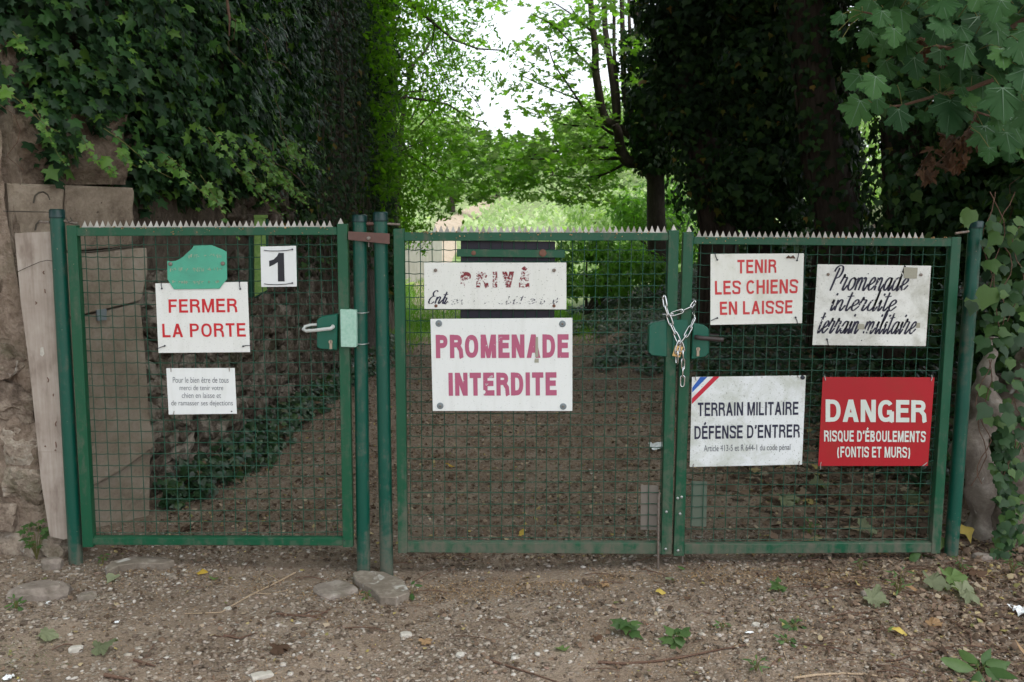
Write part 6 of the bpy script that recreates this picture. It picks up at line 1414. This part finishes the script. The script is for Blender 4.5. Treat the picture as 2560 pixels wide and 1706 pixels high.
for a in [('yellow leaf lying left of the yellower curled one, in front of the threshold', 1512, 1466, .055, 'tan', MAPLE_S, 60, .3), ('bright yellow curled leaf in front of the drop bolt', 1652, 1488, .060, 'yellow', OVAL, 75, .4), ('small yellow leaf on the earth below the left gate', 506, 1437, .045, 'yellow', OVAL, 80, .3),
          ('yellow leaf right of the clump of stalks in the gravel', 796, 1552, .03, 'yellow', OVAL, 60, .3), ('wilted green leaf propped against the broken concrete, bottom left', 282, 1455, .07, 'palegreen', IVY2, 200, .9), ('flat green leaf in the gravel at the bottom, left of the long stick', 1405, 1627, .062, 'freshfall', IVY2, 10, .3),
          ('moth-eaten pale green leaf lying at the lower left', 260, 1632, .11, 'palegreen', MAPLE_S, 70, .2), ('grey-green torn leaf near the left edge', 120, 1600, .09, 'palegreen', MAPLE_S, 100, .25), ('thin olive leaf below the yellow one under the left gate', 535, 1452, .05, 'freshfall', OVAL, 85, .2),
          ('pale green leaf in front of the threshold, right of the drop bolts', 1675, 1455, .05, 'palegreen', OVAL, 110, .3), ('lime green leaf under the foot of the middle stiles', 1703, 1426, .045, 'weed', OVAL, 85, .3),
          ('large withered whitish leaf lying on the flat stone at right', 2190, 1512, .13, 'palegreen', MAPLE_S, 110, .8), ('curled green-brown leaf among the withered heap at right', 2385, 1462, .13, 'freshfall', MAPLE_S, 80, .6), ('pale curled leaf in the withered heap at right', 2340, 1475, .11, 'palegreen', MAPLE_S, 100, .8),
          ('folded grey leaf at the right edge of the withered heap', 2410, 1490, .12, 'palegreen', MAPLE_S, 60, .9), ('torn pale leaf just below the withered heap', 2425, 1510, .09, 'palegreen', MAPLE_S, 140, .7), ('dark wrinkled leaf behind the withered heap', 2440, 1450, .09, 'dead', MAPLE_S, 20, 1.0),
          ('orange-brown leaf between the weeds at right', 2280, 1482, .07, 'tan', OVAL, 80, .5), ('rust-coloured leaf lying centre right', 2038, 1475, .055, 'dead', MAPLE_S, 90, .4), ('orange leaf at the right, below the twigs', 2335, 1568, .065, 'tan', MAPLE_S, 80, .4), ('brown upright leaf in the gravel at right', 2360, 1640, .06, 'dead', OVAL, 0, 1.2),
          ('yellow and green leaf pair in the gravel at right', 2248, 1590, .06, 'yellow', OVAL, 95, .4), ('green leaf beside the yellow one at right', 2228, 1582, .05, 'freshfall', OVAL, 60, .5), ('yellowish leaf at the right edge near the bottom', 2553, 1640, .07, 'tan', OVAL, 150, .4),
          ('yellow round leaf standing right of the rightmost post', 2416, 1358, .075, 'yellow', IVY2, 170, 1.6), ('green leaf leaning on the foot of the right gate stile', 2342, 1385, .085, 'freshfall', IVY2, 190, 1.8), ('brown curled leaf in the gravel near the bottom, centre left', 700, 1632, .075, 'dead', MAPLE_S, 70, .5),
          ('brown maple leaf in the gravel, centre', 1065, 1612, .05, 'tan', MAPLE_S, 50, .3), ('orange-brown leaf left of the two weeds', 1492, 1602, .055, 'dead', MAPLE_S, 50, .4), ('brown leaf on the threshold, centre right', 1718, 1500, .05, 'dead', OVAL, 80, .4),
          ('pale grey-green leaf behind the right gate mesh, upper', 2048, 1222, .14, 'palegreen', MAPLE_S, 80, .5), ('grey-green leaf flat behind the right gate mesh, middle', 1970, 1262, .15, 'palegreen', MAPLE_S, 85, .4), ('whitish leaf behind the mesh near the right gate foot', 2168, 1342, .13, 'palegreen', MAPLE_S, 95, .8),
          ('curled grey-green leaf behind the mesh next to the right stile', 2285, 1262, .12, 'palegreen', MAPLE_S, 120, .7), ('yellow leaf behind the middle gate mesh near its foot', 1305, 1340, .05, 'yellow', OVAL, 10, .8), ('yellow leaf on the path behind the left gate', 512, 1308, .04, 'yellow', OVAL, 80, .6),
          ('green leaf on the path behind the middle gate', 1302, 1208, .09, 'freshfall', OVAL, 85, .3), ('yellow leaf far down the path behind the middle gate', 1125, 1169, .07, 'yellow', OVAL, 80, .4), ('rust-brown leaf behind the foot of the left gate', 468, 1328, .07, 'dead', MAPLE_S, 80, .4), ('rust-brown leaf under the upper bar of the right leaf foot', 1878, 1390, .06, 'tan', MAPLE_S, 80, .4), ('orange leaf lying under the foot of the right gate leaf', 2206, 1392, .06, 'tan', MAPLE_S, 30, .5)]:
    fall(*a)
def paper(label, px, py, w, h, name='paper_scrap', seed=1):
    c = G(px, py); r = random.Random(seed); n = 7; V = []; 
    for j in range(n):
        for i in range(n): V.append((c.x+(i/(n-1)-.5)*w*(1+r.uniform(-.12, .12)), c.y+(j/(n-1)-.5)*h*(1+r.uniform(-.12, .12)), c.z+.006+r.uniform(0, min(w, h)*.28)))
    mb = MB(); mb.add(V, [(j*n+i, j*n+i+1, j*n+n+i+1, j*n+n+i) for j in range(n-1) for i in range(n-1)]); return props(mb.build(name, M['paper'], None, 0, tuple(c)), label, 'litter')
paper('crumpled white paper scrap at the right edge of the picture', 2555, 1535, .07, .08, seed=2)
paper('white paper scrap on the path behind the middle gate', 1642, 1122, .10, .16, seed=3)
paper('tiny white paper scrap in the gravel at right', 1873, 1586, .03, .014, seed=4)
paper('tiny white paper scrap at the lower left', 292, 1560, .016, .02, seed=5)
paper('white scrap on the corner rock', 120, 1512, .014, .02, seed=6)
paper('white scrap in the bottom left corner', 20, 1700, .03, .03, seed=7)
# weeds
def weed(label, px, py, n, s_, spread=.6, tm=OVAL, mat='weed', name='weed', tall=.05, cat='weed'):
    c = G(px, py); t = thing(name, label, cat, c); mb = MB(); pos = []; tp = []; sz = []
    for i in range(n):
        a = 6.28*i/n+rr(-.4, .4); h_ = rr(.3, 1)*tall; d = s_*spread*rr(.4, 1); q = c+Vector((math.cos(a)*d, math.sin(a)*d*.8, h_)); mb.tube([c, c.lerp(q, .5)+Vector((0, 0, .006)), q], .0011, 4, caps=False)
        pos.append(tuple(q)); tp.append((math.cos(a), math.sin(a), rr(-.2, .5))); sz.append(s_*rr(.7, 1.15))
    mb.build('stem', M['greenstem'], t); N = len(pos)
    single_leaves(t, 'leaf', np.array(pos), rand_dir(N, (0, -.35, 1), .25), np.array(tp, float), np.array(sz), tm, M[mat], 3)
weed('broad-leaved green weed in the gravel, the left one of two', 1565, 1590, 11, .048, .5, tm=IVY2, mat='weed', tall=.06)
weed('broad-leaved green weed in the gravel, the right one of two', 1690, 1612, 12, .050, .55, tm=IVY2, tall=.05)
weed('small upright green weed just below the right leaf, centre right', 1946, 1482, 5, .042, .25, tm=IVY2, tall=.05)
weed('feathery green weed right of the withered pale leaf', 2245, 1492, 16, .036, .7, LANCE, tall=.11)
weed('small sprig of weed in front of the right gate foot', 2150, 1432, 9, .030, .6, LANCE, tall=.08)
weed('tall toothed green leaf pair beside the right gate foot', 2300, 1398, 3, .10, .15, OVAL, tall=.05)
weed('low sprig of weed right of the rightmost post foot', 2400, 1430, 10, .032, .8, LANCE, tall=.07)
weed('small weed near the right edge below the stub', 2530, 1440, 12, .032, .8, LANCE, tall=.08)
weed('flat spreading weed among the gravel, right of the two broad-leaved weeds', 1985, 1570, 12, .035, .9, OVAL, tall=.02)
weed('low weed rosette below the spreading weed', 1968, 1610, 10, .034, .8, OVAL, tall=.02)
weed('weed tuft growing on the corner rock edge at the left', 40, 1525, 12, .03, .7, OVAL, tall=.05)
weed('tiny weed at the side of the broken slab, left shoot', 918, 1500, 6, .022, .5, OVAL, tall=.04)
weed('weed with dark oval leaf beside the broken slab', 1028, 1495, 4, .045, .35, OVAL, tall=.06)
weed('tiny green weed below the left gate beside the first post', 258, 1412, 7, .026, .5, OVAL, tall=.05)
weed('ragged dandelion leaves at the bottom right', 2450, 1690, 8, .10, .35, OVAL, tall=.04)
weed('small tuft of weed low at the bottom, left of the whitish stick', 1890, 1680, 12, .035, .6, LANCE, tall=.05)
weed('sparse green tuft between the two broad weeds and the spreading one', 1805, 1578, 9, .026, .7, LANCE, tall=.04)
weed('little green plant behind the right gate mesh near its foot', 2024, 1345, 14, .04, .7, LANCE, tall=.08)
weed('ivy plantlet growing at the foot of the rubble wall by the board', 92, 1400, 22, .040, 1.3, IVY, tall=.17, name='ivy_plantlet', cat='ivy')
mb = MB()
for i in range(60):
    pass
# moss patch bottom left
x, y = scatter(2600, -1.95, -1.35, 2.75, 3.35, lambda x, y: np.clip(.9-((x+1.8)/.35)**2-((y-3.1)/.25)**2, 0, 1)); litter('moss', x, y, rng.uniform(.008, .02, len(x)), M['weed'], 'mossy low green growth at the lower left edge', 'moss', BLADE, .4)
x, y = scatter(1600, .5, 2.6, 2.6, 3.9, lambda x, y: np.clip(fnoise(x, y, 3.3, 9)-.45, 0, 1)); litter('grass_tufts', x, y, rng.uniform(.012, .04, len(x)), M['weed'], 'sparse grass blades sprouting through the gravel at right', 'grass', BLADE, .2)

# ---- near maple branch, upper right
def leaf_mesh_veined(seed):
    r = np.random.default_rng(seed); V, T = MAPLE[0].copy(), MAPLE[1]
    V[:, 2] += r.normal(0, .015, len(V)); V[:, 2] += .05*np.sin(V[:, 0]*5+seed)+.05*np.cos(V[:, 1]*4+seed)
    vv = []; vt = []; cz = V[0, 2]
    for ex, ey in [(0, 1.0), (.52, .5), (-.52, .5), (.36, -.02), (-.36, -.02)]:
        a = np.array([0, .04, V[1, 2]]); 
        j = np.argmin((V[:, 0]-ex)**2+(V[:, 1]-ey)**2); b = V[j]*.93; d = (b-a)[:2]; n_ = np.array([-d[1], d[0]])/np.linalg.norm(d); k = len(vv)
        for f_, w_ in ((0, .013), (.5, .008), (1, .002)):
            c_ = a+(b-a)*f_; 
            if ex == 0: zz = np.interp(c_[1], [0, .22, 1.08], [V[1, 2], V[0, 2], V[j, 2]])
            else: zz = c_[2]
            for s_ in (1, -1): vv.append([c_[0]+n_[0]*w_*s_, c_[1]+n_[1]*w_*s_, max(zz, c_[2])+.012])
        vt += [(k, k+1, k+3), (k, k+3, k+2), (k+2, k+3, k+5), (k+2, k+5, k+4)]
    Vn = np.vstack([V, np.array(vv)]); Tn = np.vstack([T, np.array(vt)+len(V)])
    return mesh_np('leaf', Vn, Tn, [M['maple'], M['vein']], np.full(len(Vn), r.random()), np.array([0]*len(T)+[1]*len(vt)))
M['vein'] = simple('leaf_vein', (.06, .13, .06), .5)
LMv = [leaf_mesh_veined(i) for i in range(10)]
mp = thing('maple_branch', 'big-leaved maple branch hanging into the upper right corner', 'branch', (1.9, 3.3, 2.4))
ML = [(1450, 130, 190, 180), (1310, 120, 150, 200), (1525, 190, 190, 190), (1720, 180, 190, 180), (2000, 200, 330, 175), (2200, 130, 220, 190), (1215, 250, 150, 205), (1030, 120, 110, 240), (1010, 220, 70, 250), (1060, 265, 60, 200), (1400, 240, 150, 190), (1480, 320, 190, 180), (1600, 20, 220, 170), (1800, 30, 260, 185), (2100, 20, 280, 175), (1150, 90, 120, 230), (1230, 40, 170, 210), (1400, 20, 200, 190),
      (1700, 370, 170, 185), (1140, 530, 170, 215), (1270, 560, 190, 190), (1360, 450, 160, 180), (1540, 440, 180, 180), (1430, 590, 110, 180), (1560, 630, 170, 175), (1550, 520, 110, 190), (1690, 520, 150, 190), (1830, 470, 220, 185), (1920, 520, 130, 170), (1850, 600, 120, 175), (1150, 730, 210, 195), (1290, 690, 140, 170), (1440, 780, 190, 180), (1600, 760, 110, 180), (1770, 740, 300, 178), (1900, 660, 150, 165), (2080, 470, 200, 175), (2110, 670, 260, 180), (2240, 520, 200, 185), (2200, 840, 260, 170), (2080, 800, 120, 180), (1860, 360, 200, 180), (2020, 350, 210, 170), (2230, 330, 220, 175), (1700, 640, 120, 190), (2260, 960, 220, 175), (2020, 1010, 120, 185), (2150, 1010, 130, 180), (1650, 240, 140, 190), (1880, 250, 180, 180), (1320, 330, 110, 190), (2320, 700, 260, 180), (2340, 150, 260, 180)]
for i in range(26): ML.append((rr(1950, 2500), rr(-50, 950), rr(150, 270), rr(165, 195)))
for i in range(46): ML.append((rr(1350, 2500), rr(-350, 250), rr(130, 260), rr(165, 200)))
hub = P(2620, -120, 3.3)
tw = MB(); b = origin(mp)
nodes = [P(1700+x/2.613, y/2.613, 3.35) for x, y in [(2300, 100), (2050, 250), (1850, 330), (1650, 300), (1400, 120), (1200, 80)]]; nodes2 = [P(1700+x/2.613, y/2.613, 3.4) for x, y in [(2400, 300), (2150, 480), (1900, 580), (1700, 620), (1450, 690), (1320, 700)]]; nodes3 = [P(1700+x/2.613, y/2.613, 3.45) for x, y in [(2500, 500), (2300, 700), (2150, 800), (1900, 720)]]
for nn in (nodes, nodes2, nodes3): tw.tube([hub]+nn, np.linspace(.012, .003, len(nn)+1), 7)
allnodes = nodes+nodes2+nodes3
tw.tube([hub, hub+Vector((.7, .3, .35)), Vector((4.3, 5.6, 4.1)), Vector((5.0, 8.4, 4.6))], [.014, .02, .05, .09], 8)
tw.build('branch', M['twig'], mp)
pet = MB()
for i, (x, y, w, ang) in enumerate(ML):
    Y = rr(3.05, 3.6); c = P(1700+x/2.613, y/2.613, Y); s_ = (w/2.613)*Y/FPX*.86
    a = math.radians(ang+rr(-14, 14)); tip = Vector((math.sin(a), -.25+rr(-.2, .2), math.cos(a))); n_ = Vector((rr(-.3, .3), -1, .55+rr(-.35, .35))).normalized(); yv_ = (tip-n_*tip.dot(n_)).normalized(); xv_ = yv_.cross(n_)
    o = bpy.data.objects.new('leaf', LMv[i % 10]); COL.objects.link(o); o.parent = mp; o.rotation_mode = 'QUATERNION'; o.rotation_quaternion = Matrix((xv_, yv_, n_)).transposed().to_quaternion()
    o.location = c-yv_*s_*.45-b; o.scale = (s_*rr(.95, 1.15), s_, s_)
    base_ = c-yv_*s_*.42; nn = min(allnodes, key=lambda v: (v-base_).length); e = nn if (nn-base_).length < .16 else base_+(nn-base_).normalized()*.12
    pet.tube([base_, base_.lerp(e, .5)+Vector((0, 0, .012)), e], .0013, 5, caps=False)
pet.build('leaf_stalk', M['greenstem'], mp)['kind'] = 'stuff'
# withered brown leaves hanging among them
wl_ = thing('withered_twig', 'hanging cluster of shrivelled brown leaves below the maple leaves', 'dead leaves', P(1700+1780/2.613, 1000/2.613, 3.7))
pos = []
for i in range(120):
    x, y = random.choice([(1680+rr(-60, 60), 1060+rr(-130, 70)), (1800+rr(-70, 60), 1000+rr(-120, 90)), (1850+rr(-60, 80), 900+rr(-60, 60)), (1600+rr(-30, 30), 1110+rr(-60, 60)), (1940, 850+rr(-110, 100)), (1600+rr(-60, 60), 280+rr(-60, 50)), (1740+rr(-50, 60), 350+rr(-50, 60))])
    pos.append(tuple(P(1700+x/2.613, y/2.613, rr(3.6, 3.8))))
pos = np.array(pos); N = len(pos)
V0, T0 = MAPLE_S; CR = (np.column_stack([V0[:, 0]*.55, V0[:, 1], V0[:, 2]*1.5+np.abs(V0[:, 0])*.9]), T0)
single_leaves(wl_, 'leaf', pos, rand_dir(N, (0, -.8, .2), .6), down_tip(N, .5), rng.uniform(.030, .060, N), CR, M['dead'])
mb = MB(); mb.tube([P(1700+x/2.613, y/2.613, 3.7) for x, y in [(1950, 700), (1900, 820), (1800, 950), (1700, 1050), (1600, 1120)]], .003, 5); mb.build('stem', M['twig'], wl_)
